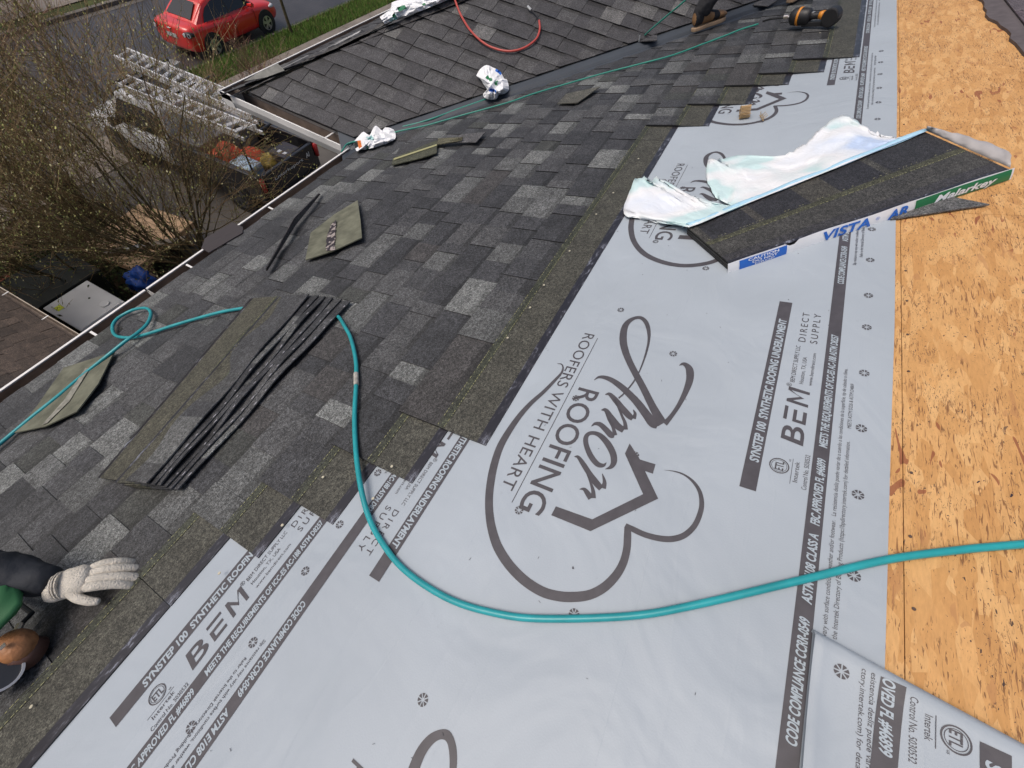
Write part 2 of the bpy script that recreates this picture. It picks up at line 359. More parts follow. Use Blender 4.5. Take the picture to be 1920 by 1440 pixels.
# laminated shingle strips ------------------------------------------------
TONES = [((.031, .032, .035), 6), ((.038, .039, .0425), 7), ((.046, .047, .050), 7), ((.059, .060, .062), 5), ((.082, .085, .085), 3), ((.115, .120, .118), 1.8), ((.046, .044, .044), 1), ((.044, .046, .043), 2)]
WTONES = [((.040, .039, .042), 6), ((.050, .049, .052), 6), ((.060, .059, .061), 4), ((.098, .097, .096), 1.3)]
def tone(r, dull=1.0):
    if dull == 'wing':
        k = r.uniform(.9, 1.1); return tuple(x * k for x in r.choices([c for c, _ in WTONES], [w for _, w in WTONES])[0])
    s = r.uniform(0, sum(w for _, w in TONES)); 
    for c, w in TONES:
        s -= w
        if s <= 0: break
    k = r.uniform(.95, 1.2) * dull
    return tuple(x * k for x in c)
EXPO, SW = .143, .337
def strip_mb(r, L=1.0, full=False, H0=.002, H1=.018, th=.004, tooth=.0035, dull=1.0, curl=0):
    """one laminated strip, local x along the course, y down slope (butt at 0), z off the deck"""
    b = MB(); base = lambda y: H1 + (H1 - H0) * y / SW + th
    xs = [0.0]
    while xs[-1] < L - .09: xs.append(xs[-1] + r.uniform(.065, .21))
    xs[-1] = L
    up = r.random() < .5
    olive = (.036, .040, .027); gold = (.054, .053, .043)
    for i in range(len(xs) - 1):
        x0, x1 = xs[i], xs[i + 1]; tn = tone(r, dull); up = not up if r.random() < .85 else up
        z = tooth if up else 0; sl = r.uniform(-.006, .006)
        ya = -.165
        j = r.uniform(-.0025, .0015)
        p = [(x0, j, base(0) + z), (x1, j, base(0) + z), (x1 - sl * 0, ya, base(ya) + z), (x0, ya, base(ya) + z)]
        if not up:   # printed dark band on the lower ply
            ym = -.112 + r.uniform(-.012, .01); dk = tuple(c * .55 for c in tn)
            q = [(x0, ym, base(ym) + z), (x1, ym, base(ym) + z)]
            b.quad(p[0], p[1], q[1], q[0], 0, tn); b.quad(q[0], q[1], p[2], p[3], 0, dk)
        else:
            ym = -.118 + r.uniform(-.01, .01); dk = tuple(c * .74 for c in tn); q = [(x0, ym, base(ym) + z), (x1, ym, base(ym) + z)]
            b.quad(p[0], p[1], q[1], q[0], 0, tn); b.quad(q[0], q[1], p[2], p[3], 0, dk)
        b.quad((x0, j, base(0) - th), (x1, j, base(0) - th), p[1], p[0], 1)                       # butt
        if z:
            for xx, a_, c_ in ((x0, 0, 3), (x1, 1, 2)):
                b.quad((xx, j, base(0)), (xx, ya, base(ya)), p[c_], p[a_], 1)
        b.quad((x0, ya, base(ya)), (x1, ya, base(ya)), (x1, ya, base(ya) + z), (x0, ya, base(ya) + z), 1)
    for (ya, yb, tn, mi) in ((-.143 if False else -.165, -.183, olive, 0), (-.183, -.306, gold, 0), (-.306, -SW, None, 2)):
        z = .0005 if ya > -.17 else 0
        b.quad((0, ya, base(ya) + z), (L, ya, base(ya) + z), (L, yb, base(yb) + z), (0, yb, base(yb) + z), mi, tn)
    if full:       # olive nailing zone, dotted lines, rounded tar edge
        b.quad((0, -.157, base(-.157) + tooth + .0006), (L, -.157, base(-.157) + tooth + .0006), (L, -.184, base(-.184) + .0012), (0, -.184, base(-.184) + .0012), 0, olive)
        for yy in (-.159, -.181):
            x = .006
            zz = (base(yy) + tooth + .0012) if yy > -.16 else base(yy) + .0022
            while x < L - .01:
                w = r.uniform(.003, .010)
                if r.random() < (.85 if yy < -.16 else .55): b.quad((x, yy, zz), (x + w, yy, zz), (x + w, yy - .0016, zz), (x, yy - .0016, zz), 3)
                x += w + r.uniform(.003, .007)
    for xx in (0, L):
        b.quad((xx, 0, base(0) - th), (xx, -SW, base(-SW) - th), (xx, -SW, base(-SW)), (xx, 0, base(0)), 1)
    b.quad((0, -SW, base(-SW) - th), (L, -SW, base(-SW) - th), (L, -SW, base(-SW)), (0, -SW, base(-SW)), 1)
    b.quad((0, 0, base(0) - th), (L, 0, base(0) - th), (L, -SW, base(-SW) - th), (0, -SW, base(-SW) - th), 1)
    return b
SHM = [GRAN, BLACK, SMEAR, YEL]
def clipped(me, planes):
    bm = bmesh.new(); bm.from_mesh(me)
    for co, no in planes:
        bmesh.ops.bisect_plane(bm, geom=bm.verts[:] + bm.edges[:] + bm.faces[:], plane_co=co, plane_no=no, clear_outer=True)
    n = len(bm.faces); bm.to_mesh(me); bm.free(); return n > 0
libr = random.Random(21)
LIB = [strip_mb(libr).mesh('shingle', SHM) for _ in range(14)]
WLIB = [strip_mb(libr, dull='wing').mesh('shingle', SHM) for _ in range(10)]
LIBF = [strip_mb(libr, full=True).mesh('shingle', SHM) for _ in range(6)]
def mat4(e1, e2, n, o):
    return Matrix(((e1[0], e2[0], n[0], o[0]), (e1[1], e2[1], n[1], o[1]), (e1[2], e2[2], n[2], o[2]), (0, 0, 0, 1)))
def put(me, e1, e2, n, o, parent=house, name='shingle', jit=True):
    ob = bpy.data.objects.new(name, me); COL.objects.link(ob); ob.parent = parent
    m = mat4(e1, e2, n, o)
    if jit: m = m @ Matrix.Translation((0, rnd.uniform(-.002, .002), rnd.uniform(0, .0006))) @ Matrix.Rotation(rnd.uniform(-.0018, .0018), 4, 'Z')
    ob.matrix_local = Matrix.Translation(-origin(parent)) @ m; return ob
rows = [(.893 + EXPO * j, [.412, .225, .03, -.135][j] if j < 4 else None) for j in range(15)]
rows += [(.735, 2.585), (.575, 2.855), (.425, 3.105), (.27, 3.262), (.112, 3.455)]
vn = Vector((1, .9367, 0)).normalized()
for k, (vb, u0) in enumerate(rows):
    uend = lambda v: 5.09 - .9367 * v
    full = k <= 3 or k >= 15 or k == 4
    x = u0 if u0 is not None else -2.3 + rnd.uniform(0, 1.0) - (.0)
    if k == 4: x = -1.335
    if u0 is None and k > 4: x = -2.6 + ((k * .383) % 1.0)
    if k > 4: x += .0
    first = True
    while x < uend(vb - SW) + .1:
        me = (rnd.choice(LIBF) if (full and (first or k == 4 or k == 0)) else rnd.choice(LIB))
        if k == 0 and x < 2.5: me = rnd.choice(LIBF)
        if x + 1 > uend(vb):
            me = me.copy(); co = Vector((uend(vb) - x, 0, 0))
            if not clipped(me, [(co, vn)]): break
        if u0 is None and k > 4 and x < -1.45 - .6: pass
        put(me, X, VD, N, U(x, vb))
        x += 1.0 + .0015; first = False
for (x_, y_) in ((952, 634), (994, 577), (1020, 535), (1068, 471), (1118, 402), (1150, 362), (1197, 298), (735, 875), (700, 935), (412, 1075), (60, 1325), (606, 895), (530, 985), (1537, 62), (1528, 40)):
    b_ = MB(); c_ = U(*uv(x_, y_, .020), .021); b_.tube([c_, c_ + N * .0015], .0042, 10); part('nail_head', b_, NAILM, house)
st = MB(); st.prism([(-2.6, 2.86), (2.52, 2.86), (2.44, 2.935), (-2.6, 2.935)], .001, .006, U, 0, (.05, .05, .052)); part('starter_strip', st, [GRAN], house)

# deck boards -------------------------------------------------------------
def panel(u0, u1, v0, v1, h=-.0005, th=.012):
    b = MB(); T = lambda u, v, z: (u, v, z)
    b.box((u0 + .0008, v0 + .0008, h - th), (u1 - .0008, v1 - .0008, h)); ob = bpy.data.objects.new('sheathing_panel', b.mesh('sheathing_panel', [OSB])); COL.objects.link(ob); ob.parent = house
    ob.matrix_local = mat4(X, VD, N, FOOT); return ob
for r_, (v0, v1) in enumerate(((-1.622, -.402), (-.402, .818), (.818, 2.038), (2.038, 2.88))):
    off = (-.62, -.85, .37, -.85)[r_]
    for i in range(-2, 4):
        u0, u1 = off + i * 2.44, off + (i + 1) * 2.44
        lim = 5.05 - .9367 * max(v0, v1)
        if u0 > 8: continue
        if v1 > .3: u1 = min(u1, 7.2 if v1 < 1 else lim + .55); 
        if u1 - u0 > .1: panel(max(u0, -3.2), u1, v0, v1)
pn = MB(); pn.prism([(-3.2, -1.622), (8.2, -1.622), (8.2, -2.8), (-3.2, -2.8)], -.014, -.001, U); part('ridge_decking', pn, [FELT], house)

NAILD = mat('rusty_nail', (.10, .06, .045), .6)
for i_ in range(26):
    b_ = MB(); c_ = U(-.35 + i_ * .152 + rnd.uniform(-.012, .012), -.414 - (.398 if i_ % 5 == 3 else 0) + rnd.uniform(-.003, .003), 0); b_.tube([c_, c_ + N * .0012], .0034, 8); part('nail_head', b_, NAILD, house)
# wavy printed underlayment ----------------------------------------------
def wave(u, v): return .0007 * math.sin(u * 7.3 + v * 3.1) + .0005 * math.sin(v * 11 - u * 4)
def sheet_uv(poly, step, hf, th=.0008, mats=UL):
    """flat polygon in roof coordinates cut into a fine net and lifted by hf(u,v)"""
    bm = bmesh.new(); f = bm.faces.new([bm.verts.new((p[0], p[1], 0)) for p in poly]); bmesh.ops.triangulate(bm, faces=[f])
    us = [p[0] for p in poly]; vs = [p[1] for p in poly]
    for ax, lo, hi in ((0, min(us), max(us)), (1, min(vs), max(vs))):
        c = lo + step
        while c < hi:
            co = [0, 0, 0]; no = [0, 0, 0]; co[ax] = c; no[ax] = 1
            bmesh.ops.bisect_plane(bm, geom=bm.verts[:] + bm.edges[:] + bm.faces[:], plane_co=co, plane_no=no); c += step
    b = MB(); vs_ = [(v.co.x, v.co.y) for v in bm.verts]; bm.verts.index_update()
    fs = [tuple(v.index for v in f.verts) for f in bm.faces]; bm.free(); return b, vs_, fs
def main_h(u, v): return .0035 + wave(u, v)
b, pv_, pf_ = sheet_uv([(-1.6, -.39), (-.5, -.372), (.25, -.372), (.55, -.376), (1.2, -.385), (2.7, -.392), (6.4, -.392), (6.4, .2), (4.6, .8), (-1.6, .862)], .12, None)
b.add([U(p[0], p[1], main_h(*p)) for p in pv_], pf_)
ulay = part('underlayment_sheet', b, UL, house, label='grey synthetic underlayment sheet printed with dark lettering', smooth=True)
b, pv_, pf_ = sheet_uv([(-1.8, .80), (1.4, .80), (1.4, 1.5), (-1.8, 1.5)], .12, None)
b.add([U(p[0], p[1], .0018 + wave(*p)) for p in pv_], pf_)
ulay2 = part('underlayment_sheet', b, UL, house, label='lower grey underlayment sheet running under the shingle edge', smooth=True)

# ---- print
def text_mesh(s, bold=0.0, shear=0.0, spacing=1.0):
    c = bpy.data.curves.new('t', 'FONT'); c.body = s; c.size = 1; c.offset = bold; c.shear = shear; c.space_character = spacing; c.resolution_u = 4; c.fill_mode = 'FRONT'
    o_ = bpy.data.objects.new('t', c); COL.objects.link(o_); bpy.context.view_layer.update()
    me = bpy.data.meshes.new_from_object(o_.evaluated_get(bpy.context.evaluated_depsgraph_get())); bpy.data.objects.remove(o_); bpy.data.curves.remove(c)
    vs = [(v.co.x, v.co.y) for v in me.vertices]; fs = [tuple(p.vertices) for p in me.polygons]; bpy.data.meshes.remove(me)
    return vs, fs
_tc = {}
def text_fit(mb, s, place, u0, u1, vb, vt, mi=0, bold=.0, shear=0, spacing=1.0, capref=None, z=0):
    """place(u,v,extra) maps sheet coordinates to space; text runs u0..u1 with baseline vb and capital tops at vt"""
    key = (s, bold, shear, spacing)
    if key not in _tc: _tc[key] = text_mesh(s, bold, shear, spacing)
    vs, fs = _tc[key]; xs = [p[0] for p in vs]; x0, x1 = min(xs), max(xs); cap = .70 + bold
    mb.add([place(u0 + (p[0] - x0) / (x1 - x0) * (u1 - u0), vb + p[1] / cap * (vt - vb), z) for p in vs], fs, mi)
def ribbon(pts, place, mb, mi=0, conv=None, k=6):
    """pts: (x,y,width) in photo pixels after conv; smooth stroke of changing width"""
    S = crom(pts, k); L = []; R_ = []
    for i, p in enumerate(S):
        q = S[min(i + 1, len(S) - 1)] - S[max(i - 1, 0)]; t = q[:2] / (np.linalg.norm(q[:2]) + 1e-9); n_ = np.array([-t[1], t[0]]) * max(p[2], .8) / 2
        L.append(conv(*(p[:2] + n_))); R_.append(conv(*(p[:2] - n_)))
    n = len(S); vs = [place(*a, 0) for a in L] + [place(*a, 0) for a in R_]
    mb.add(vs, [(i, i + 1, n + i + 1, n + i) for i in range(n - 1)], mi)
def roundel(mb, place, u, v, r=.0115):
    for k in range(8):
        a0, a1 = (k + .12) * math.pi / 4, (k + .88) * math.pi / 4
        mb.add([place(u + rr * math.cos(a), v + rr * math.sin(a), 0) for rr, a in ((r * .25, (a0 + a1) / 2), (r, a0), (r, (a0 + a1) / 2), (r, a1))], [(0, 1, 2, 3)])
def rect(mb, place, u0, u1, v0, v1, mi=0, z=0):
    n = max(1, int(abs(u1 - u0) / .1)); vs = []
    for i in range(n + 1):
        u = u0 + (u1 - u0) * i / n; vs += [place(u, v0, z), place(u, v1, z)]
    mb.add(vs, [(2 * i, 2 * i + 2, 2 * i + 3, 2 * i + 1) for i in range(n)], mi)
LT = .0004
def bem_group(mb, P):
    """the edge print; u,v as on the right-hand margin"""
    rect(mb, P, .543, 1.232, -.131, -.096)
    text_fit(mb, 'SYNSTEP 100  SYNTHETIC ROOFING UNDERLAYMENT', P, .621, 1.149, -.1245, -.104, 1, .035, .12, z=LT)
    rect(mb, P, -.023 + .004, 1.237, -.264, -.232)
    for s, a, c in (('CODE COMPLIANCE CCRR-0549', .10, .31), ('ASTM E108 CLASS A', .338, .487), ('FBC APPROVED FL #46899', .508, .682), ('MEETS THE REQUIREMENTS OF ICC-ES AC-188 ASTM D8257', .715, 1.116)):
        text_fit(mb, s, P, a, c, -.2575, -.2405, 1, .03, .2, z=LT)
    # big mark
    text_fit(mb, 'B', P, .703, .757, -.209, -.160, 0, .012, .12)
    q = lambda a, c: P(.768 + a * .044 + c * .006, -.209 + c * .049, 0)
    for poly in ([(0, 0), (.9, 0), (.9, .17), (.2, .17), (.2, .44), (.9, .44), (.9, .60), (0, .60)][:], [(0, .86), (1, .86), (1, 1.02), (0, 1.02)]):
        if len(poly) == 8:
            for a, c_, d, e in ((0, .9, 0, .17), (0, .2, .17, .44), (0, .9, .44, .60)): mb.add([q(a, d), q(c_, d), q(c_, e), q(a, e)], [(0, 1, 2, 3)])
        else: mb.add([q(*p) for p in poly], [(0, 1, 2, 3)])
    for poly in ([(0, 0), (.17, 0), (.30, 1), (.13, 1)], [(.13, 1), (.30, 1), (.56, .42), (.50, .22)], [(.50, .22), (.56, .42), (.98, 1), (.88, 1)], [(.80, 0), (.97, 0), (1.10, 1), (.90, 1)]):
        mb.add([P(.826 + a * .054, -.209 + c * .049, .0001) for a, c in poly], [(0, 1, 2, 3)])
    text_fit(mb, '\u00ae', P, .886, .898, -.166, -.154)
    text_fit(mb, 'DIRECT', P, 1.065, 1.194, -.181, -.163, 0, .0, 0, 1.4); text_fit(mb, 'SUPPLY', P, 1.065, 1.196, -.210, -.192, 0, 0, 0, 1.4)
    text_fit(mb, 'BEM DIRECT SUPPLY LLC', P, .903, 1.046, -.171, -.160); text_fit(mb, 'Houston, TX, USA', P, .903, 1.005, -.191, -.181); text_fit(mb, 'www.bemdirect.com', P, .903, 1.027, -.211, -.202)
    for r0, r1 in ((.0185, .021), (.0155, .0165)):
        n = 28; vs = []
        for k in range(n + 1):
            a = 2 * math.pi * k / n; vs += [P(.630 + r0 * math.cos(a), -.168 + r0 * math.sin(a), 0), P(.630 + r1 * math.cos(a), -.168 + r1 * math.sin(a), 0)]
        mb.add(vs, [(2 * i, 2 * i + 1, 2 * i + 3, 2 * i + 2) for i in range(n)])
    text_fit(mb, 'ETL', P, .618, .643, -.177, -.159, 0, .02); text_fit(mb, 'us', P, .650, .656, -.190, -.184)
    rect(mb, P, .590, .660, -.1945, -.1935); text_fit(mb, 'Intertek', P, .598, .655, -.208, -.198); text_fit(mb, 'Control No. 5030532', P, .585, .682, -.227, -.217)
    text_fit(mb, 'Slip resistance may vary with surface conditions, weather and/or footwear.   La resistencia desliz puede variar de a cuerdo a las condiciones de la superficie, tip de calzado o clima.', P, .207, .990, -.2855, -.277)
    text_fit(mb, 'Refer to the Intertek Directory of Building Products (https://bpdirectory.intertek.com) for detailed information.', P, .255, .752, -.3015, -.293)
    text_fit(mb, 'MEETS ASTM D226 & ASTM D4869', P, .792, .940, -.302, -.294)
C1 = lambda x, y: uv(900 + x / 4.174, 560 + y / 4.174)
C2 = lambda x, y: uv(900 + x / 4.174, 800 + y / 4.174)
C0 = lambda x, y: uv(860 + x / 3, 550 + y / 3)
def logo(mb, P):
    rb = lambda pts, conv: ribbon(pts, P, mb, 0, conv)
    rb([(556, 401, 2), (580, 405, 6), (588, 425, 9), (578, 455, 12), (540, 497, 16), (478, 560, 20), (410, 620, 24), (345, 692, 29), (285, 777, 34), (235, 865, 39), (203, 960, 42), (184, 1050, 44), (173, 1150, 44), (176, 1250, 46), (192, 1340, 50), (225, 1435, 54), (290, 1535, 56), (375, 1620, 57), (470, 1680, 58), (560, 1706, 58), (650, 1711, 58), (740, 1698, 56), (820, 1656, 54), (885, 1590, 50), (925, 1520, 46), (945, 1445, 43), (950, 1370, 42), (950, 1318, 36)], C0)
    rb([(938, 1308, 24), (985, 1333, 32), (1050, 1362, 32), (1130, 1382, 34), (1200, 1385, 35), (1265, 1366, 35), (1320, 1318, 33), (1352, 1255, 31), (1366, 1190, 28), (1355, 1120, 22), (1320, 1065, 16), (1270, 1025, 10), (1215, 1005, 6), (1155, 997, 1)], C0)
    hp = [(548, 1202), (752, 1275), (1037, 1133), (935, 905), (962, 848), (1020, 938), (1107, 965), (1092, 1018), (1048, 1003), (1122, 1158), (742, 1342), (522, 1252)]
    pts = [P(*C0(*p), 0) for p in hp]
    for f in ((0, 1, 10, 11), (1, 2, 9, 10), (2, 3, 8, 9), (3, 4, 5, 8), (5, 6, 7, 8)): mb.add([pts[i] for i in f], [(0, 1, 2, 3)])
    rb([(893, 645, 3), (930, 622, 18), (980, 625, 30), (1040, 650, 40), (1110, 700, 48), (1180, 765, 54), (1240, 830, 60), (1300, 910, 66), (1350, 975, 72), (1390, 1000, 50)], C1)
    rb([(1425, 985, 78), (1350, 850, 60), (1280, 710, 54), (1215, 590, 52), (1165, 490, 52), (1132, 400, 56), (1120, 320, 58), (1130, 240, 50), (1160, 190, 36), (1210, 160, 24), (1260, 158, 26), (1300, 195, 34), (1320, 260, 30), (1320, 340, 20), (1300, 430, 16), (1270, 520, 12), (1240, 590, 10), (1200, 660, 12), (1165, 705, 12), (1120, 755, 12), (1085, 785, 12)], C1)
    rb([(1445, 985, 44), (1500, 920, 34), (1560, 830, 36), (1610, 730, 46), (1640, 640, 58), (1640, 570, 60), (1615, 530, 38), (1585, 518, 22), (1558, 530, 3)], C1)
    for s in ([(980, 757, 4), (1015, 755, 28), (1060, 800, 44), (1110, 860, 48), (1160, 915, 50), (1195, 945, 36)], [(1203, 945, 34), (1213, 905, 24), (1198, 873, 4)],
              [(950, 878, 6), (985, 880, 32), (1030, 940, 46), (1075, 1000, 54), (1125, 1035, 46)], [(1138, 1030, 40), (1135, 980, 28), (1110, 920, 20), (1080, 850, 16), (1055, 795, 8)],
              [(872, 1005, 4), (900, 985, 22), (940, 990, 36), (985, 1030, 44), (1025, 1072, 46), (1052, 1080, 26)], [(1058, 1075, 34), (1040, 1010, 24), (1005, 950, 16), (980, 890, 8)],
              [(990, 1288, 4), (965, 1310, 28), (920, 1300, 42), (870, 1240, 44), (835, 1160, 40), (828, 1100, 38), (850, 1064, 30), (895, 1058, 30), (945, 1080, 40), (1000, 1140, 50), (1040, 1215, 52), (1048, 1280, 48), (1025, 1322, 30), (980, 1340, 3)]): rb(s, C1)
    for s in ([(740, 240, 6), (770, 245, 26), (810, 300, 40), (855, 370, 44), (905, 440, 52), (950, 490, 46)], [(964, 488, 44), (975, 440, 30), (958, 373, 6)],
              [(780, 495, 4), (815, 495, 26), (845, 530, 42), (868, 568, 42)], [(886, 565, 44), (886, 510, 30), (865, 440, 18), (835, 370, 8)]): rb(s, C2)
    text_fit(mb, 'ROOFING', P, .703, .283, .378, .3115, 0, .008); text_fit(mb, 'ROOFERS WITH HEART', P, .930, .317, .450, .4135, 0, 0, 0, 1.05)
    rect(mb, P, .918, .289, .4005, .3985)
def placer(Tm, h0):
    return lambda u, v, z: (lambda q: U(q[0], q[1], h0(q[0], q[1]) + .0009 + z))(Tm(u, v))
pr = MB()
for k in (-1, 0, 1, 2, 3): bem_group(pr, placer(lambda u, v, k=k: (u + 1.256 * k, v), main_h))
for k in (-1, 0, 1): bem_group(pr, placer(lambda u, v, k=k: (1.206 - u + 1.256 * k, .518 - v), main_h))
for k in (-1, 0, 1, 2): logo(pr, placer(lambda u, v, k=k: (u + 1.232 * k, v + .004 * k), main_h))
P0 = placer(lambda u, v: (u, v), main_h)
for u_ in (-.12, .06, .428, .614, .801, .987, 1.169, 1.314, 1.499, 1.681, 1.865, 2.05, 2.235, 2.42, 2.6, 2.79, 2.97, 3.16, 3.34, 3.52): roundel(pr, P0, u_, -.322)
for u_ in (-.3, .12, .536, .918, 1.361, 1.78, 2.2, 2.62): roundel(pr, P0, u_, .153)
for u_ in (-.58, -.16, .278, .66, 1.073, 1.5, 1.93): roundel(pr, P0, u_, .372)
for u_ in (-.62, -.453, -.275, -.096, .039, .21): roundel(pr, P0, u_, .825)
pmain = part('print', pr, [INK, INKL], ulay)
pr = MB(); lo_h = lambda u, v: .0018 + wave(u, v)
for k in (0, 1, -1):
    bem_group(pr, placer(lambda u, v, k=k: (u - 1.092 + 1.256 * k, v + 1.135), lo_h))
pr.v, pr.f = pr.v, pr.f
keep = MB()
for f, mi in zip(pr.f, pr.m):       # only what the upper sheet does not cover
    vv = [(np.array(pr.v[i]) - FOOT) @ VD for i in f]
    if min(vv) > .863: keep.add([pr.v[i] for i in f], [tuple(range(len(f)))], mi)
part('print', keep, [INK, INKL], ulay2)
# small scuffs and staples
sf = MB()
for i in range(70):
    u_, v_ = rnd.uniform(-.6, 2.6), rnd.uniform(-.3, .8); a = rnd.uniform(0, 3.14); l = rnd.uniform(.002, .007)
    sf.tube([U(u_, v_, .005), U(u_ + l * math.cos(a), v_ + l * math.sin(a), .0052)], .0006, 4)
for p in ((1075, 1068), (1795, 300)):
    u_, v_ = uv(*p); sf.tube([U(u_, v_, .006), U(u_ + .004, v_ + .002, .006)], .002, 5)
part('roof_grit', sf, mat('grit', (.12, .12, .13), .7), ulay, kind='stuff')

# loose folded end at the lower right --------------------------------------
flap = thing('underlayment_offcut', U(.15, -.45, 0), 'loose folded underlayment end lying over the sheet corner at lower right', 'underlayment')
fb = MB(); NU, NV = 34, 40
def flap_pt(s, t):
    """s 0..1 from the rolled edge down the picture, t 0..1 away across the slope"""
    v = -.262 - .75 * t; e = .287 - .02 * min(1, t / .18) - max(0, t - .18) * .09
    ul = v
    d = s * 1.1
    if d < .03:
        a = d / .03 * math.pi * .9; u = e + .009 * math.sin(a) - .002; h = .004 + .011 * (1 - math.cos(a)) * (.62 + .38 * min(1, t * 5))
    else:
        dd = d - .03; u = e - dd * 1.0; h = .0056 + .010 * math.exp(-t / .012) + (.0208 * (.62 + .38 * min(1, t * 5))) * math.exp(-dd / .07) + .0022 * math.sin(9 * u + 7 * v) ** 2 + .012 * max(0, t - .45) + .005 * math.exp(-((v + .43 + .1 * u) / .035) ** 2) * math.exp(-((u - .1) / .12) ** 2)
    return u, v - .012 * s * (1 - t), h
ug = {}
for i in range(NU + 1):
    for j in range(NV + 1):
        s = (i / NU) ** 1.8
        fb.v.append(tuple(U(*flap_pt(s, j / NV))))
for i in range(NU):
    for j in range(NV): fb.f.append((i * (NV + 1) + j, i * (NV + 1) + j + 1, (i + 1) * (NV + 1) + j + 1, (i + 1) * (NV + 1) + j)); fb.m.append(0); fb.t.append(None)
def flap_h(u, v):
    t = (-.262 - v) / .75; t = max(0, t); e = .287 - .02 * min(1, t / .18) - max(0, t - .18) * .09; dd = e - u
    if dd < 0: return None
    return .0056 + .010 * math.exp(-t / .012) + (.0208 * (.62 + .38 * min(1, t * 5))) * math.exp(-dd / .07) + .0022 * math.sin(9 * u + 7 * v) ** 2 + .012 * max(0, t - .45) + .005 * math.exp(-((v + .43 + .1 * u) / .035) ** 2) * math.exp(-((u - .1) / .12) ** 2)
FO = np.array(U(.15, -.45, 0))
mods(part('sheet', fb, UL, flap, smooth=True), solid=.0009)
fp = MB()
def fP(u, v, z):
    h = flap_h(u, v); h = 0.004 if h is None else h
    return U(u, v, h + .0014 + z)
def fclip(mb, fn):
    tmp = MB(); fn(tmp)
    for f, mi in zip(tmp.f, tmp.m):
        ok = all(flap_h((np.array(tmp.v[i]) - FOOT)[0], (np.array(tmp.v[i]) - FOOT) @ VD) is not None for i in f)
        if ok: mb.add([tmp.v[i] for i in f], [tuple(range(len(f)))], mi)
def fprint(m):
    # reads down the picture: u decreasing, capitals towards -v
    n = 12
    for i in range(n):
        a, c_ = .262 - i * .03, .262 - (i + 1) * .03
        w = lambda u: -.361 + .012 * (.27 - u) / .13 * .6
        m.add([fP(a, w(a), 0), fP(a, w(a) - .033, 0), fP(c_, w(c_) - .033, 0), fP(c_, w(c_), 0)], [(0, 1, 2, 3)])
    text_fit(m, 'OVED FL #46899', fP, .262, .152, -.3635, -.3805, 1, .03, .2, z=LT)
    text_fit(m, 'FBC APPR', fP, .345, .272, -.3635, -.3805, 1, .03, .2, z=LT)
    text_fit(m, 'Control No. 5030532', fP, .252, .160, -.3995, -.4095)
    text_fit(m, 'Intertek', fP, .236, .200, -.418, -.428); 
    m.add([fP(.240, -.4305, 0), fP(.240, -.4315, 0), fP(.194, -.4315, 0), fP(.194, -.4305, 0)], [(0, 1, 2, 3)])
    for r0, r1 in ((.0165, .0188), (.0135, .0145)):
        k_ = 26; vs = []
        for q in range(k_ + 1):
            a = 2 * math.pi * q / k_; vs += [fP(.219 + r0 * math.cos(a), -.455 + r0 * math.sin(a), 0), fP(.219 + r1 * math.cos(a), -.455 + r1 * math.sin(a), 0)]
        m.add(vs, [(2 * i, 2 * i + 1, 2 * i + 3, 2 * i + 2) for i in range(k_)])
    text_fit(m, 'ETL', fP, .231, .208, -.447, -.463, 0, .02); text_fit(m, 'us', fP, .200, .195, -.444, -.449)
    for i in range(12):
        a, c_ = .262 - i * .03, .262 - (i + 1) * .03
        m.add([fP(a, -.482, 0), fP(a, -.517, 0), fP(c_, -.517, 0), fP(c_, -.482, 0)], [(0, 1, 2, 3)])
    text_fit(m, 'SYNSTEP 100', fP, .212, .07, -.489, -.509, 1, .035, .1, z=LT)
    text_fit(m, 'ctory.intertek.com) for detailed information.', fP, .262, .03, -.335, -.343); text_fit(m, 'esistencia desliz puede variar de a cuerdo a las', fP, .262, .02, -.348, -.356)
    roundel(m, fP, .243, -.308)
fclip(fp, fprint)
part('print', fp, [INK, INKL], flap)

# ------------------------------------------------------------------ gutters, drip edge, fascia along the main eave
g = MB()
def gutter(mb, A, B, out, up=(0, 0, 1), w=.12, d=.11, th=.004):
    A, B, out, up = [np.array(q, float) for q in (A, B, out, up)]
    prof = [(0, -.01), (0, -d), (w * .8, -d), (w, -d * .45), (w, .0), (w - .012, .0), (w - .012, -.006)]
    inner = [(w - .016, -.006), (w - .006 - .004, -d * .45), (w * .8 - .004, -d + th), (th, -d + th), (th, -.01)]
    n = len(prof)
    vs = [A + out * x + up * z for x, z in prof] + [B + out * x + up * z for x, z in prof]
    mb.add(vs, [(i, i + 1, n + i + 1, n + i) for i in range(n - 1)], 0)
    m_ = len(inner); vs = [A + out * x + up * z for x, z in inner] + [B + out * x + up * z for x, z in inner]
    mb.add(vs, [(i, m_ + i, m_ + i + 1, i + 1) for i in range(m_ - 1)], 1)
    mb.add([A + out * x + up * z for x, z in prof[:5]], [(0, 1, 2, 3, 4)], 0); mb.add([B + out * x + up * z for x, z in prof[:5]], [(4, 3, 2, 1, 0)], 0)
zE = U(0, 3.03, 0)[2]; yE = U(0, 3.03, 0)[1]
for a, c_ in ((-2.8, .57), (.58, 1.05), (1.085, XE - .005)):
    gm = MB(); gutter(gm, (a, yE - .105, zE + .02), (c_, yE - .105, zE + .02), (0, 1, 0)); gg = part('gutter', gm, [WHITE, GUTIN], house)
    for x in (-.62, .22, .83, 1.5):
        if a < x < c_ - .05: hb = MB(); hb.box((x, yE - .09, zE + .010), (x + .012, yE - .006, zE + .014)); part('gutter_strap', hb, WHITE, gg)
d = MB(); d.box((-2.8, yE - .135, zE - .09), (2.3, yE - .108, zE + .035)); part('fascia', d, CREAM, house)
d = MB(); d.prism([(-2.8, 2.84), (2.38, 2.84), (2.38, 2.950), (-2.8, 2.950)], .0003, .0013, U); part('drip_edge', d, CREAM, house)
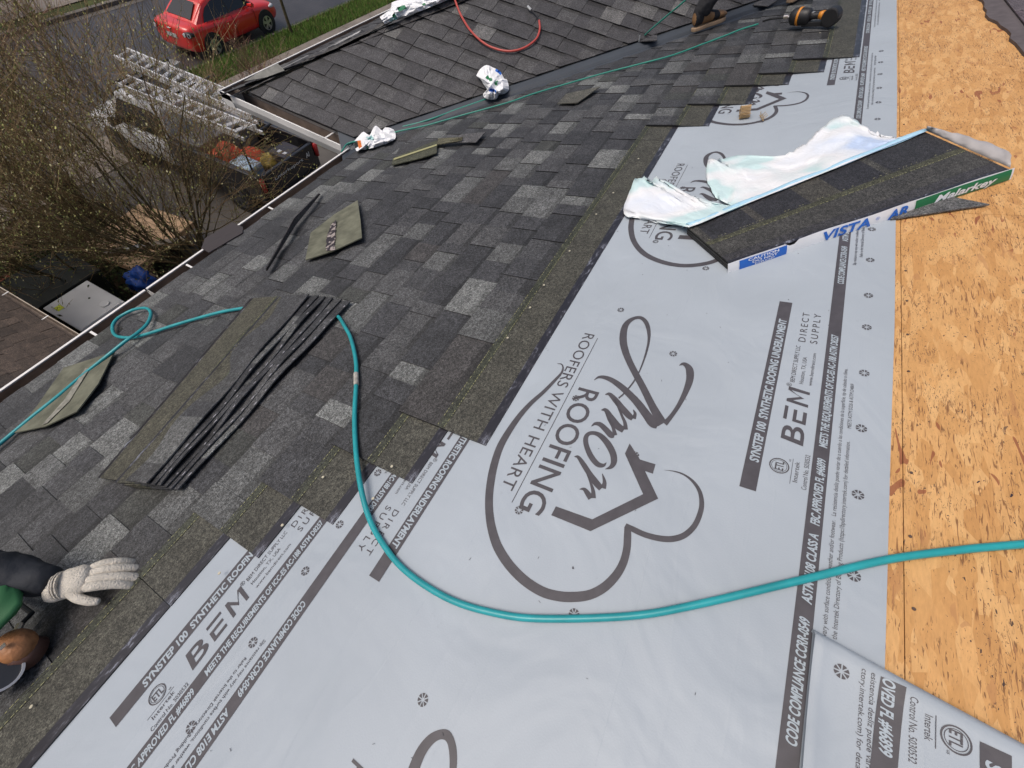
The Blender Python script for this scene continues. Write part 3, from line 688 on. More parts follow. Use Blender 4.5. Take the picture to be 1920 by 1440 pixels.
# wing: side gutter, front gutter
gm = MB(); gutter(gm, (XE + .12, yE + .005, EZ), (XE + .12, 3.862, EZ + .018), (-1, 0, 0)); gw = part('gutter', gm, [WHITE, GUTIN], house, label='white gutter along the side eave of the wing')
hb = MB(); hb.box((XE + .0, 2.75, EZ - .002), (XE + .17, 2.765, EZ + .003)); part('gutter_strap', hb, WHITE, gw)
gm = MB(); gutter(gm, (XE, 3.745, EZ + .022), (7.5, 3.745, EZ + .022), (0, 1, 0)); part('gutter', gm, [WHITE, GUTIN], house)
d = MB(); d.box((XE + .13, 2.3, EZ - .12), (XE + .16, 3.70, EZ + .03)); d.box((XE + .13, 3.68, EZ - .12), (7.5, 3.71, EZ + .03)); part('fascia', d, CREAM, house)
# wing decking, shingles
def hipy(x): return 3.62 - .735 * (x - 2.45)
d = MB(); d.add([wpt(.10, 2.38, -.002), wpt(.10, 3.60, -.002), wpt(3.3, hipy(XE + 3.3 * cp), -.002), wpt(3.3, 5.0 - (XE + 3.3 * cp), -.002)], [(0, 1, 2, 3)]); part('wing_decking', d, FELT, house)
Y = np.array([0, 1., 0]); WD = np.array([-cp, 0, -sp]); WN = np.array([-sp, 0, cp])
wr = random.Random(5)
for j in range(18):
    s_b = .10 if j == 0 else .222 + .1447 * (j - 1)
    # butt line runs along Y at s=s_b; clip at the valley (x+y > 5.0) and at the hip
    ys = 4.98 - (XE + (s_b + SW) * cp) - .15 - wr.uniform(0, .9)
    y = ys
    while y < hipy(XE + s_b * cp):
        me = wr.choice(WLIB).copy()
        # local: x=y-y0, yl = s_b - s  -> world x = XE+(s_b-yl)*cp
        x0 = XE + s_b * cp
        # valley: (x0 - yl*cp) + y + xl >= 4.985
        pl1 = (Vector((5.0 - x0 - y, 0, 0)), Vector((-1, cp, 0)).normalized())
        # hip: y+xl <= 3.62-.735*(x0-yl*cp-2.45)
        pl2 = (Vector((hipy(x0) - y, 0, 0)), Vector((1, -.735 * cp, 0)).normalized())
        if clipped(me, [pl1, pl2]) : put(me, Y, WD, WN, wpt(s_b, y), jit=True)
        y += 1.0015
# wing front slope (only its edge shows)
fd = np.array([0, 1.35, -.583]); fd /= np.linalg.norm(fd); FNn = np.cross(X, fd)
def fpt(x, r, h=0): return np.array([x, 3.80, EZ]) - fd * r + FNn * h
d = MB(); d.add([fpt(2.42, .06), fpt(8.5, .06), fpt(8.5, 2.6), fpt(5.0, 2.6)], [(0, 1, 2, 3)]); part('wing_decking', d, FELT, house)
for j in range(10):
    rb_ = .06 + .143 * j; x = 2.45 + (rb_) * 1.25 + wr.uniform(-.9, 0)
    while x < 8:
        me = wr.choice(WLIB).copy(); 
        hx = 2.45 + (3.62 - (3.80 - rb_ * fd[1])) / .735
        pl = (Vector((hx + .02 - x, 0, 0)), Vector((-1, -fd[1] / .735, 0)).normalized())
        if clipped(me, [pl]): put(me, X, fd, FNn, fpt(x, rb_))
        x += 1.0015
# hip: old felt and torn cap strip
hp_ = MB(); hr = random.Random(3)
def hipP(t, off, h):   # t along the hip in x, off sideways (- front, + back)
    x = 2.45 + t; y = hipy(x); z = EZ + (x - XE) * TP
    dx, dy = .592, .806
    xx, yy = x - dx * off * -1 * -1, y
    if off >= 0: p = np.array([x + dx * off, y, 0.]); p = np.array([x + off, y + 0, EZ + (x + off - XE) * TP])
    else: p = np.array([x, y - off, z + off * .432])
    return p + np.array([0, 0, h])
prev = None; vs = []; fs = []
for i in range(60):
    t = -.05 + i * .045; w1 = .10 + .05 * hr.random(); w2 = .05 + .045 * hr.random()
    for off in (-w1 - .05, -w1 * .5, -.0, w2 * .5, w2): vs.append(hipP(t, off, .026 + hr.uniform(0, .010) + (.012 if abs(off) < .01 else 0)))
for i in range(59):
    for k in range(4): fs.append((i * 5 + k, i * 5 + k + 1, i * 5 + 6 + k, i * 5 + 5 + k))
hp_.add(vs, fs); mods(part('hip_felt', hp_, mat('weathered_hip', (.085, .083, .082), .8, .3, nscale=25, namp=.5, bump=.5), house), solid=.003)
TORNW = mat('torn_white', (.42, .42, .42), .7)
for (a, c_, w, o_) in ((.18, .42, .012, .07), (.50, .75, .010, .06), (.62, .8, .03, .05), (1.02, 1.2, .028, .07), (1.25, 1.33, .03, .06), (1.75, 2.2, .02, .05)):
    tw = MB(); tw.add([hipP(a, o_, .045), hipP(c_, o_ + .01, .047), hipP(c_, o_ + w + .01, .045), hipP(a + .02, o_ + w, .043)], [(0, 1, 2, 3)]); part('torn_felt_edge', tw, TORNW, house)
# valley flashing: W metal
vf = MB()
def val(s, off, h=0):  # s runs with u up the valley; off + on the main slope side
    x = 2.36 + s; y = 4.884 - x
    if off > 0: p = np.array([x, y, 0]); pp = U(x, (y + .350207 - off * .0) / cp, 0); q = U(x - off * .7, 0, 0); v_ = (y - off * .7 + .350207) / cp; return U(x - off * .7, v_, .003 + h)
    y2 = y - off * .7; x2 = x - off * .7; return np.array([x2, y2, EZ + (x2 - XE) * TP + .006 + h])
offs = [.23, .02, .006, -.006, -.02, -.23]; hs = [0, .002, .018, .018, .002, 0]; vs = []
n = 30
for i in range(n + 1):
    s = -.02 + 4.6 * i / n
    for o_, h_ in zip(offs, hs): vs.append(val(s, o_, h_ + .003))
vf.add(vs, [(i * 6 + k, i * 6 + k + 1, i * 6 + 7 + k, i * 6 + 6 + k) for i in range(n) for k in range(5)])
part('valley_flashing', vf, METALG, house)
# house walls
wm = mat('siding', (.33, .31, .28), .7, nscale=3, namp=.1)
w_ = MB()
w_.box((-3.0, -5.5, -.02), (7.5, yE - .55, EZ - .05)); part('wall', w_, wm, house)
w_ = MB(); w_.box((XE + .6, yE - .56, -.02), (7.3, 3.3, EZ - .08)); part('wing_wall', w_, wm, house)
w_ = MB(); w_.add([(-3.2, yE - .1, zE - .1), (XE + .2, yE - .1, zE - .1), (XE + .2, yE - .56, zE - .1), (-3.2, yE - .56, zE - .1)], [(0, 1, 2, 3)]); w_.box((XE + .13, yE - .3, EZ - .13), (7.5, 3.7, EZ - .11)); part('soffit', w_, CREAM, house)
gd = MB()
for i in range(4):
    gd.box((3.6, 3.30, .1 + i * .52), (7.0, 3.34, .1 + i * .52 + .5))
part('garage_door', gd, WHITE, house)
# other side of the ridge
rs = MB(); rr = U(0, -2.8, 0); rs.add([(-3.2, rr[1], rr[2]), (8.2, rr[1], rr[2]), (8.2, rr[1] - 5, rr[2] - 1.9), (-3.2, rr[1] - 5, rr[2] - 1.9)], [(3, 2, 1, 0)]); part('back_slope', rs, FELT, house)

# old roofing still in place beyond the bare boards
def oldedge(u): 
    k = .018 * math.sin(u * 5.1) + .012 * math.sin(u * 13 + 1) + .008 * math.sin(u * 31)
    return (-.86 if u < 3.2 else -.86 + (u - 3.2) * .067) + k * .8
vs = []; fs = []; us_ = np.linspace(-3, 8, 150)
for u_ in us_: vs += [U(u_, oldedge(u_), .012), U(u_, oldedge(u_) - .18, .013), U(u_, oldedge(u_), -.001)]
for i in range(len(us_) - 1): fs += [(3 * i, 3 * i + 3, 3 * i + 4, 3 * i + 1), (3 * i, 3 * i + 2, 3 * i + 5, 3 * i + 3)]
of = MB(); of.add(vs, fs); part('old_felt', of, mat('felt_grey', (.115, .10, .105), .8, .25, nscale=20, namp=.15), house)
orr = random.Random(9)
oldlib = []
for _ in range(6):
    b_ = MB(); 
    for i in range(3):
        x0 = i * .333 + .003; tn = tuple(c * orr.uniform(.85, 1.1) for c in (.088, .078, .08)); b_.box((x0, -.2, .0), (x0 + .328, 0, .005), 0, tn)
    oldlib.append(b_.mesh('old_shingle', [GRAN]))
for k in range(12):
    vb = -.935 - .145 * k; x = -.2 + orr.uniform(-.5, 0)
    if k > 3: x += 1.2
    while x < 7:
        vb2 = vb + (0 if x < 3.2 else (x - 3.2) * .06)
        ob = bpy.data.objects.new('old_shingle', orr.choice(oldlib)); COL.objects.link(ob); ob.parent = house
        ob.matrix_local = mat4(X, VD, N, U(x, vb2, .016)) @ Matrix.Rotation(.03, 4, 'X') @ Matrix.Rotation(.06 if x > 3 else 0, 4, 'Z'); x += 1.003

# lower roof at the left with its gutter
PR0 = gp(145, 635, 2.6); PR1 = gp(0, 540, 2.6)
pxx = .385; pz = 2.6
low = thing('porch', (pxx, 6, 0), 'low porch with brown shingled roof and cream gutter below the main eave', 'porch')
lm = MB(); lm.add([(pxx - .08, 2.6, pz), (pxx - .08, 9.5, pz), (pxx - 4, 9.5, pz + 3.9 * TP), (pxx - 4, 2.6, pz + 3.9 * TP)], [(0, 1, 2, 3)]); part('decking', lm, FELT, low)
PD = np.array([cp, 0, -sp]); PN = np.array([sp, 0, cp]); pr_ = random.Random(12)
plib = []
for _ in range(6):
    b_ = MB(); x = 0
    while x < .99:
        w = pr_.uniform(.12, .22); k_ = pr_.uniform(.7, 1.4); tn = (.056 * k_, .041 * k_, .032 * k_)
        b_.box((x, -.17, .0), (min(1, x + w - .004), pr_.uniform(-.004, .004), .010 + pr_.uniform(0, .006)), 0, tn); x += w
    plib.append(b_.mesh('shingle', [GRAN]))
for k in range(16):
    x_ = pxx - .03 - k * .143 * cp; y_ = 9.4 - pr_.uniform(0, .5)
    while y_ > 3.2:
        ob = bpy.data.objects.new('shingle', pr_.choice(plib)); COL.objects.link(ob); ob.parent = low
        ob.matrix_local = Matrix.Translation(-low.location) @ mat4(-Y, PD, PN, (x_, y_, pz + .018 + k * .143 * sp)) @ Matrix.Rotation(.03, 4, 'X'); y_ -= 1.004
gm = MB(); gutter(gm, (pxx - .06, 2.7, pz - .0), (pxx - .06, 9.4, pz - .0), (1, 0, 0)); gl = part('gutter', gm, [mat('cream_gutter', (.42, .36, .29), .5, nscale=5, namp=.2), GUTIN], low)
for y_ in (5.0, 5.75, 6.5, 7.25): hb = MB(); hb.box((pxx - .14, y_, pz + .0), (pxx + .06, y_ + .015, pz + .004)); part('gutter_strap', hb, WHITE, gl)
wl = MB(); wl.box((pxx - 3.6, 2.6, 0), (pxx - .5, 9.0, pz - .1)); part('wall', wl, wm, low)
# ====================================================================== THINGS ON THE ROOF
# hoses ---------------------------------------------------------------
def hose(name, pts, r, m, label, cat='hose', n=10, k=10):
    P = crom(pts, k); P = [np.maximum(p, -1e9) for p in P]
    b = MB(); loc = P[len(P) // 2]; b.tube(P, r, n)
    t = thing(name, loc, label, cat); part('tube', b, m, t, smooth=True); return t
def rp(x, y, h=.011): return U(*uv(x, y, h), h)
sh = .034   # top of the laid shingles
h1 = hose('air_hose', [rp(2100, 1010, .014), rp(2000, 1013, .01), rp(1920, 1020, .011), rp(1800, 1031, .011), rp(1660, 1050, .012), rp(1500, 1088, .014), rp(1300, 1135, .014), rp(1180, 1155, .013), rp(1020, 1160, .013), rp(930, 1150, .013), rp(840, 1122, .013), rp(760, 1070, .013), rp(715, 1015, .014), rp(690, 965, .02), rp(675, 905, .036), rp(667, 840, sh), rp(665, 775, sh), rp(668, 715, sh), rp(667, 675, sh), rp(658, 635, .038), rp(645, 610, .042), rp(632, 592, .03), rp(600, 575, .026),
     rp(540, 570, .026), rp(500, 572, .026), rp(463, 577, .032), rp(420, 584, .036), rp(370, 597, .036), rp(320, 612, .036), rp(280, 625, .036), rp(245, 633, .038), rp(217, 629, .04), rp(211, 612, .042), rp(222, 596, .043), rp(250, 581, .044), rp(274, 578, .044), rp(283, 588, .046), rp(276, 607, .05), rp(258, 624, .054), rp(235, 640, .056), rp(200, 668, .046), rp(160, 700, .04), rp(110, 742, .042), rp(60, 782, .04), rp(0, 832, .036), rp(-120, 930, .036), rp(-260, 1030, .036)], .0078, HOSE, 'thick teal air hose curving over the grey underlayment and looping on the shingles', k=8)
cf = MB(); cf.tube([rp(668, 722, .036), rp(667.5, 700, .036)], .0088, 10); part('worn_collar', cf, mat('worn_tape', (.42, .40, .36), .6, nscale=60, namp=.3), h1)
hose('air_hose', [rp(640, 285, .05), rp(655, 268, .05), rp(700, 262, .05), rp(745, 247, .036), rp(800, 235, .036), rp(860, 218, .036), rp(915, 203, .036), rp(960, 190, .036), rp(1000, 176, .036), rp(1060, 158, .036), rp(1130, 138, .036), rp(1200, 120, .036), rp(1260, 104, .036), rp(1320, 82, .037), rp(1360, 67, .037), rp(1390, 55, .037), rp(1422, 45, .04)], .0055, HOSED, 'thin green air hose running across the shingles to the nail gun')
hose('air_hose', [rp(652, 272, .04), rp(690, 252, .03), rp(740, 241, .028), rp(800, 226, .026), rp(860, 204, .026), rp(900, 190, .026), rp(960, 167, .026), rp(1020, 146, .026), rp(1100, 112, .026), rp(1160, 88, .028), rp(1200, 72, .05), rp(1222, 54, .12), rp(1250, 30, .2), rp(1280, 5, .28), rp(1310, -25, .35)], .006, HOSED, 'thin teal air hose lying in the metal valley and rising at the clamp')
# clamp and stub where the hose leaves the valley
c0 = rp(1197, 72, .05); t = thing('hose_coupling', c0, 'small silver hose coupling lying at the metal valley', 'coupling')
b = MB(); b.tube([rp(1190, 75, .055), rp(1200, 72, .055)], .014, 8); b.tube([rp(1200, 72, .055), rp(1206, 70, .06)], .009, 8); b.tube([rp(1198, 78, .05), rp(1200, 66, .09)], .006, 6); part('body', b, GALV, t)
b = MB(); lv = rp(1200, 72, .06); t = thing('shingle_offcut', lv, 'narrow dark shingle offcut lying across the metal valley beside the coupling', 'shingle')
b.add([rp(1155, 70, .05), rp(1232, 66, .06), rp(1232, 76, .055), rp(1160, 80, .045)], [(0, 1, 2, 3)], 0, (.06, .058, .06)); mods(part('strip', b, GRAN, t), solid=.006)
# red hose on the wing
def wp(x, y, h=.04): s, y_ = wsy(x, y); return wpt(s, y_, h)
rh = hose('air_hose', [wp(835, -20, .12), wp(845, -2, .09), wp(853, 8, .06), wp(866, 38), wp(885, 68), wp(910, 91), wp(935, 102), wp(960, 105), wp(985, 98), wp(1005, 83), wp(1012, 65), wp(1011, 48)], .0085, HOSER, 'red air hose hooked over the wing shingles')
b = MB(); b.tube([wp(1011, 49), wp(1008, 41), wp(1001, 33), wp(996, 28)], .006, 8); part('whip', b, BLACK, rh); b = MB(); b.tube([wp(996, 29), wp(990, 22)], .010, 8); part('fitting', b, GALV, rh)

# loose shingles --------------------------------------------------------
def sheet3(P4, nx, ny, hf, th=.0045, tint=None, mats=None, bands=None):
    """quad sheet P4 (roof u,v,h corners A,B,C,D) as a grid, raised by hf(s,t)"""
    A, B, C, D = [np.array(p, float) for p in P4]; b = MB(); vs = []
    for j in range(ny + 1):
        for i in range(nx + 1):
            s, t = i / nx, j / ny; q = (A * (1 - s) + B * s) * (1 - t) + (D * (1 - s) + C * s) * t
            vs.append(U(q[0], q[1], q[2] + hf(s, t)))
    for j in range(ny):
        for i in range(nx):
            f = (j * (nx + 1) + i, j * (nx + 1) + i + 1, (j + 1) * (nx + 1) + i + 1, (j + 1) * (nx + 1) + i)
            b.f.append(f); tn, mi = (bands((i + .5) / nx, (j + .5) / ny) if bands else (tint, 0)); b.m.append(mi); b.t.append(tn)
    b.v = [tuple(v) for v in vs]; return b
def q3(x, y, h): return (*uv(x, y, h), h)
fr = random.Random(4)
def loose_band(rr):
    cut = sorted(rr.uniform(0, 1) for _ in range(6)); tn = [tone(rr) for _ in range(8)]
    def f(s, t):       # t 0 = tar edge, 1 = butt
        if t < .06: return None, 2
        if t < .42: return (.062, .060, .045), 0
        if t < .52: return (.046, .050, .032), 0
        return tn[sum(1 for c in cut if c < s)], 0
    return f
fan = [  # lower-left end (px), lower-right end, upper-right, upper-left ; heights of tar edge and butt
    ((250, 915), (334, 918), (657, 563), (585, 562), .036, .040),
    ((246, 914), (322, 917), (640, 560), (570, 560), .042, .046),
    ((238, 912), (312, 914), (624, 558), (556, 558), .048, .053),
    ((230, 910), (302, 911), (610, 556), (540, 558), .055, .060),
    ((216, 905), (291, 909), (597, 553), (520, 558), .062, .068),
    ((184, 896), (276, 907), (580, 552), (470, 560), .040, .078)]
labs = ['lowest shingle of the fanned stack, its edge nearest the bare underlayment', 'second shingle from the bottom of the fanned stack on the roof', 'third shingle from the bottom of the fanned stack on the roof', 'fourth shingle from the bottom of the fanned stack on the roof', 'fifth shingle of the fanned stack, just under the top one', 'top shingle of the fanned stack showing its olive nailing strip']
for i, (a, b_, c, d, h0, h1_) in enumerate(fan):
    A = q3(*a, h0); B = q3(*d, h0); C = q3(*c, h1_); D = q3(*b_, h1_); rr = random.Random(40 + i)
    ph = rr.uniform(0, 6)
    hf = lambda s, t, ph=ph, i=i: .004 * math.sin(s * 9 + ph) * t * (1.2 if i < 5 else .6) + .003 * math.sin(s * 17 + ph * 2) * t
    bb = sheet3((A, B, C, D), 40, 18, hf, bands=loose_band(rr))
    t = thing('loose_shingle', U(*((np.array(A) + np.array(C)) / 2)), labs[i], 'shingle', 'shingles of the fanned stack')
    o = part('granule_sheet', bb, [GRAN, BLACK, SMEAR], t); mods(o, solid=.0045)
    if i in (5,):
        y_ = MB()
        for tt in (.455, .52):
            s = .01
            while s < .98:
                w = rr.uniform(.004, .012)
                if rr.random() < .6:
                    f_ = lambda s, t: U(*((np.array(A) * (1 - s) + np.array(B) * s) * (1 - t) + (np.array(D) * (1 - s) + np.array(C) * s) * t + np.array([0, 0, hf(s, t) + .0032])))
                    y_.add([f_(s, tt), f_(s + w, tt), f_(s + w, tt + .006), f_(s, tt + .006)], [(0, 1, 2, 3)])
                s += w + rr.uniform(.004, .012)
        part('nail_line', y_, YEL, t, kind='stuff')
    else:
        y_ = MB(); s = .05; f_ = lambda s, t: U(*((np.array(A) * (1 - s) + np.array(B) * s) * (1 - t) + (np.array(D) * (1 - s) + np.array(C) * s) * t + np.array([0, 0, hf(s, t) + .0032])))
        while s < .95:
            w = rr.uniform(.006, .02); y_.add([f_(s, .965), f_(s + w, .965), f_(s + w * .8, .992), f_(s + w * .2, .99)], [(0, 1, 2, 3)]); s += w + rr.uniform(.03, .12)
        part('adhesive_spot', y_, DASH, t, kind='stuff')
def loose(name, pts, label, mats, tint, hs, cat='shingle', th=.005, extra=None, step=.05, bend=0):
    """polygon of photo points with heights, lying on the courses"""
    P = [q3(x, y, h) for (x, y), h in zip(pts, hs)]
    cx = sum(p[0] for p in P) / len(P); cy = sum(p[1] for p in P) / len(P)
    t = thing(name, U(cx, cy, .03), label, cat)
    b = MB(); Lp = [U(*p) for p in P]; n = len(Lp)
    c = U(cx, cy, sum(hs) / len(hs) + bend)
    b.add(Lp + [c], [(i, (i + 1) % n, n) for i in range(n)], 0, tint)
    o = part('piece', b, mats, t); mods(o, solid=th); return t, P
def tornt():
    m = bpy.data.materials.new('torn_tar'); m.use_nodes = True; t = m.node_tree; b = t.nodes['Principled BSDF']
    tc = nd(t, 'ShaderNodeTexCoord'); n = nd(t, 'ShaderNodeTexNoise', i_Scale=38, i_Detail=4); t.links.new(tc.outputs['Object'], n.inputs['Vector'])
    r = nd(t, 'ShaderNodeValToRGB'); e = r.color_ramp.elements; e[0].position = .5; e[0].color = (.03, .022, .028, 1); e[1].position = .56; e[1].color = (.36, .31, .29, 1)
    t.links.new(n.outputs[0], r.inputs[0]); t.links.new(r.outputs[0], b.inputs['Base Color']); return m
TORNT = tornt()
tp, PP = loose('shingle_offcut', [(573, 488), (583, 437), (628, 402), (671, 376), (676, 412), (679, 446), (625, 471)], 'upturned shingle offcut, pale olive back with torn black strip, lying mid slope', BACK, None, [.04, .035, .034, .05, .055, .05, .045])
b = MB()
rg = random.Random(8)
L_ = [(612, 434), (618, 424), (627, 411), (630, 408)]; R__ = [(627, 466), (629, 449), (630, 430), (631, 411)]
k = 14; vs = []
for i in range(k + 1):
    f = i / k; xl = np.interp(f, [0, .33, .8, 1], [612, 611, 620, 630]) + rg.uniform(-1.2, 1.2); yl = np.interp(f, [0, 1], [470, 412]); xr = 628 + 2 * f + rg.uniform(-1.5, 1.0); 
    vs += [U(*q3(xl, yl, .0515)), U(*q3(xr, yl - 1, .0515))]
b.add(vs, [(2 * i, 2 * i + 1, 2 * i + 3, 2 * i + 2) for i in range(k)]); part('torn_strip', b, TORNT, tp)
loose('shingle_offcut', [(500, 508), (556, 412), (600, 364), (598, 362), (551, 409), (499, 502)], 'narrow dark shingle strip standing on edge near the eave', GRAN, (.055, .05, .05), [.035, .05, .04, .06, .085, .06])
tq, _ = loose('shingle_offcut', [(735, 310), (737, 297), (820, 263), (819, 287), (790, 297)], 'olive-edged shingle offcut lying below the valley, nearest the white wrapper', GRAN, (.060, .062, .040), [.035, .04, .045, .045, .04])
b = MB(); b.add([U(*q3(738, 297, .045)), U(*q3(819, 270, .05)), U(*q3(819, 273, .05)), U(*q3(738, 300, .045))], [(0, 1, 2, 3)]); part('nail_line', b, YEL, tq)
loose('shingle_offcut', [(738, 300), (752, 272), (815, 262), (820, 264), (760, 290)], 'dark granule shingle offcut half under the olive piece below the valley', GRAN, (.045, .045, .047), [.035, .036, .036, .036, .036])
loose('shingle_offcut', [(819, 272), (822, 260), (868, 257), (866, 264), (840, 268)], 'small curled olive shingle scrap beside the offcut below the valley', GRAN, (.085, .08, .05), [.04, .05, .07, .05, .05])
loose('shingle_offcut', [(838, 268), (866, 252), (910, 248), (893, 267)], 'grey curled shingle scrap at the right of the offcuts below the valley', GRAN, (.085, .083, .085), [.04, .06, .045, .045])
loose('shingle_offcut', [(1045, 195), (1062, 176), (1125, 163), (1083, 193)], 'triangular shingle offcut lying on the far courses under the thin hose', GRAN, (.08, .078, .065), [.036, .038, .045, .04])
ts, _ = loose('shingle_offcut', [(28, 812), (70, 762), (120, 690), (215, 660), (185, 720), (145, 772), (85, 800)], 'pale greenish upturned shingle piece near the eave, the teal hose across it', BACK, None, [.036, .036, .036, .036, .045, .045, .04])
b = MB(); b.add([U(*q3(78, 797, .046)), U(*q3(120, 750, .046)), U(*q3(160, 690, .044)), U(*q3(168, 690, .044)), U(*q3(130, 752, .047)), U(*q3(88, 793, .047))], [(0, 1, 4, 5), (1, 2, 3, 4)]); part('sealant_line', b, mat('old_sealant', (.24, .235, .20), .5, nscale=40, namp=.4), ts)
loose('starter_sheet', [(378, 466), (385, 447), (436, 418), (456, 426), (455, 437), (392, 474)], 'flat dark brown sheet overhanging the gutter at the eave', mat('starter_brown', (.05, .042, .045), .5, .4), None, [.02, .02, .02, .03, .03, .03], cat='starter sheet')
loose('shingle_offcut', [(1405, 10), (1425, 2), (1470, -6), (1440, 12)], 'small lifted shingle scrap at the very top beside the valley', GRAN, (.07, .068, .068), [.036, .05, .05, .04])
# pale piece on the wing
t = thing('shingle_offcut', wp(500, 155), 'weathered grey ridge scrap lying at the outer corner of the wing', 'shingle')
b = MB(); pts = [wp(465, 163, .05), wp(495, 148, .06), wp(530, 134, .07), wp(541, 143, .05), wp(505, 156, .05)]; b.add(pts, [(0, 1, 2, 3, 4)]); mods(part('piece', b, mat('weathered_grey', (.19, .19, .175), .8, nscale=20, namp=.3), t), solid=.005)

# bundle of shingles in its wrapper ---------------------------------------
HB = .036
A = np.array([*uv(1290, 425, HB), HB]); B = np.array([*uv(1735, 246, HB), HB]); C = np.array([*uv(1893, 316, HB), HB]); D = np.array([*uv(1368, 491, HB), HB])
bt = thing('shingle_bundle', U(*((A + C) / 2 * np.array([1, 1, 0]))), 'opened bundle of dark shingles in torn white wrapper on the underlayment', 'shingle bundle')
br_ = random.Random(6)
for i in range(9):
    h = .004 + i * .0036 - HB; dx = br_.uniform(-.004, .004); dv = np.array([dx, br_.uniform(-.004, .004), h]); rr = random.Random(90 + i)
    if i == 8:
        cuts = [.03, .20, .24, .42, .52, .70, .74, 1]; tn = [(.046, .044, .04), (.023, .023, .027), (.050, .047, .042), (.023, .023, .027), (.050, .047, .04), (.021, .021, .025), (.046, .045, .04), (.024, .024, .027)]
        def bd(s, t):
            if t > .95: return None, 2
            if t > .84: return (.034, .033, .036), 0
            if t > .56: return (.044, .043, .040), 0
            if t > .44: return (.052, .053, .033), 0
            return tn[min(7, sum(1 for c in cuts if c < s))], 0
    else: bd = lambda s, t: ((.03, .03, .03), 0)
    bb = sheet3((A + dv, B + dv, C + dv, D + dv), 34 if i == 8 else 2, 24 if i == 8 else 2, lambda s, t: 0, bands=bd)
    mods(part('shingle', bb, [GRAN, BLACK, SMEAR], bt), solid=.0031)
y_ = MB(); f_ = lambda s, t: U(*((A * (1 - s) + B * s) * (1 - t) + (D * (1 - s) + C * s) * t + np.array([0, 0, .0030])))
for tt, pr__ in ((.45, .35), (.55, .75)):
    s = .01
    while s < .985:
        w = br_.uniform(.003, .008)
        if br_.random() < pr__: y_.add([f_(s, tt), f_(s + w, tt), f_(s + w, tt + .005), f_(s, tt + .005)], [(0, 1, 2, 3)])
        s += w + br_.uniform(.003, .009)
part('nail_line', y_, YEL, bt, kind='stuff')
WRAP = mat('white_wrapper', (.74, .76, .79), .38, .5, nscale=9, namp=.06)
BLUE = mat('blue_print', (.02, .13, .52), .4); GREEN = mat('green_print', (.02, .17, .065), .4)
# front band of the wrapper: from the bottom edge up to the top edge, with the printing
fb_ = MB(); dn = np.array([0, 0, 0])
def face(s, z, o=.004):      # s 0..1 along the near long side D->C, z 0..1 up
    p = D * (1 - s) + C * s; q = p.copy(); q[2] = .002 + (HB + .002) * z
    d_ = (C - D)[:2]; n_ = np.array([d_[1], -d_[0]]); n_ /= np.linalg.norm(n_)
    if n_[1] > 0 and False: n_ = -n_
    bul = .002 * math.sin(z * math.pi) + .0015 * math.sin(s * 14)
    q[:2] += n_ * (o + bul + .012 * (1 - z)); return U(*q)
tops = lambda s: .98 - .10 * max(0, .25 - s) / .25 + .03 * math.sin(s * 23) - (.25 if .20 < s < .24 else 0)
nx = 60; vs = []
for i in range(nx + 1):
    s = -.01 + 1.02 * i / nx
    for j in range(7): vs.append(face(s, tops(s) * j / 6))
fb_.add(vs, [(i * 7 + j, (i + 1) * 7 + j, (i + 1) * 7 + j + 1, i * 7 + j + 1) for i in range(nx) for j in range(6)])
wpn = part('wrapper', fb_, WRAP, bt, smooth=True)
pb = MB(); PF = lambda s, z, e=0: face(s, z, .0060 + e)
def band(s0, s1, z0, z1, mi):
    n = 10; vs = []
    for i in range(n + 1):
        for j in range(5): vs.append(PF(s0 + (s1 - s0) * i / n, z0 + (z1 - z0) * j / 4))
    pb.add(vs, [(i * 5 + j, (i + 1) * 5 + j, (i + 1) * 5 + j + 1, i * 5 + j + 1) for i in range(n) for j in range(4)], mi)
band(.03, .20, .02, .84, 0); band(.66, 1.0, .03, .93, 1)
text_fit(pb, 'CAUTION', lambda a, c, z: PF(a, c, .0022), .06, .17, .60, .82, 2, .02); text_fit(pb, 'DO NOT', lambda a, c, z: PF(a, c, .0022), .075, .165, .34, .54, 2, .02); text_fit(pb, 'DROP', lambda a, c, z: PF(a, c, .0022), .085, .155, .10, .27, 2, .01)
text_fit(pb, 'VISTA', lambda a, c, z: PF(a, c, .0022), .33, .50, .12, .90, 0, .03, .15); text_fit(pb, '\u00ae', lambda a, c, z: PF(a, c, .0022), .515, .53, .45, .7, 0); text_fit(pb, 'AR', lambda a, c, z: PF(a, c, .0022), .56, .635, .12, .88, 0, .03, .15)
text_fit(pb, 'Malarkey', lambda a, c, z: PF(a, c, .0022), .73, .95, .22, .78, 2, .03, .3)
part('print', pb, [BLUE, GREEN, WRAP], wpn)
# grey inner flap at the far end
eb = MB(); vs = []; er = random.Random(2)
E0, E1 = B, C
outl = [(1737, 240), (1770, 245), (1815, 258), (1860, 270), (1888, 285)]
for i in range(17):
    f = i / 16; x = np.interp(f, [0, .25, .5, .75, 1], [p[0] for p in outl]); y = np.interp(f, [0, .25, .5, .75, 1], [p[1] for p in outl])
    top = np.array(U(*q3(x, y, .05 + .008 * math.sin(i * 1.7)))); bot = np.array(U(*(E0 * (1 - f) + E1 * f + np.array([0, 0, .003]))))
    for j in range(7): q = bot * (1 - j / 6) + top * (j / 6) + N * (er.uniform(-.004, .004) if 0 < j < 6 else 0) + N * .012 * math.sin(j / 6 * math.pi); vs.append(q)
eb.add(vs, [(i * 7 + j, i * 7 + j + 1, (i + 1) * 7 + j + 1, (i + 1) * 7 + j) for i in range(16) for j in range(6)])
mods(part('wrapper_end_flap', eb, mat('grey_wrapper', (.42, .40, .40), .4, nscale=12, namp=.12), bt, smooth=True, label='translucent grey inner side of the wrapper end'), solid=.001)
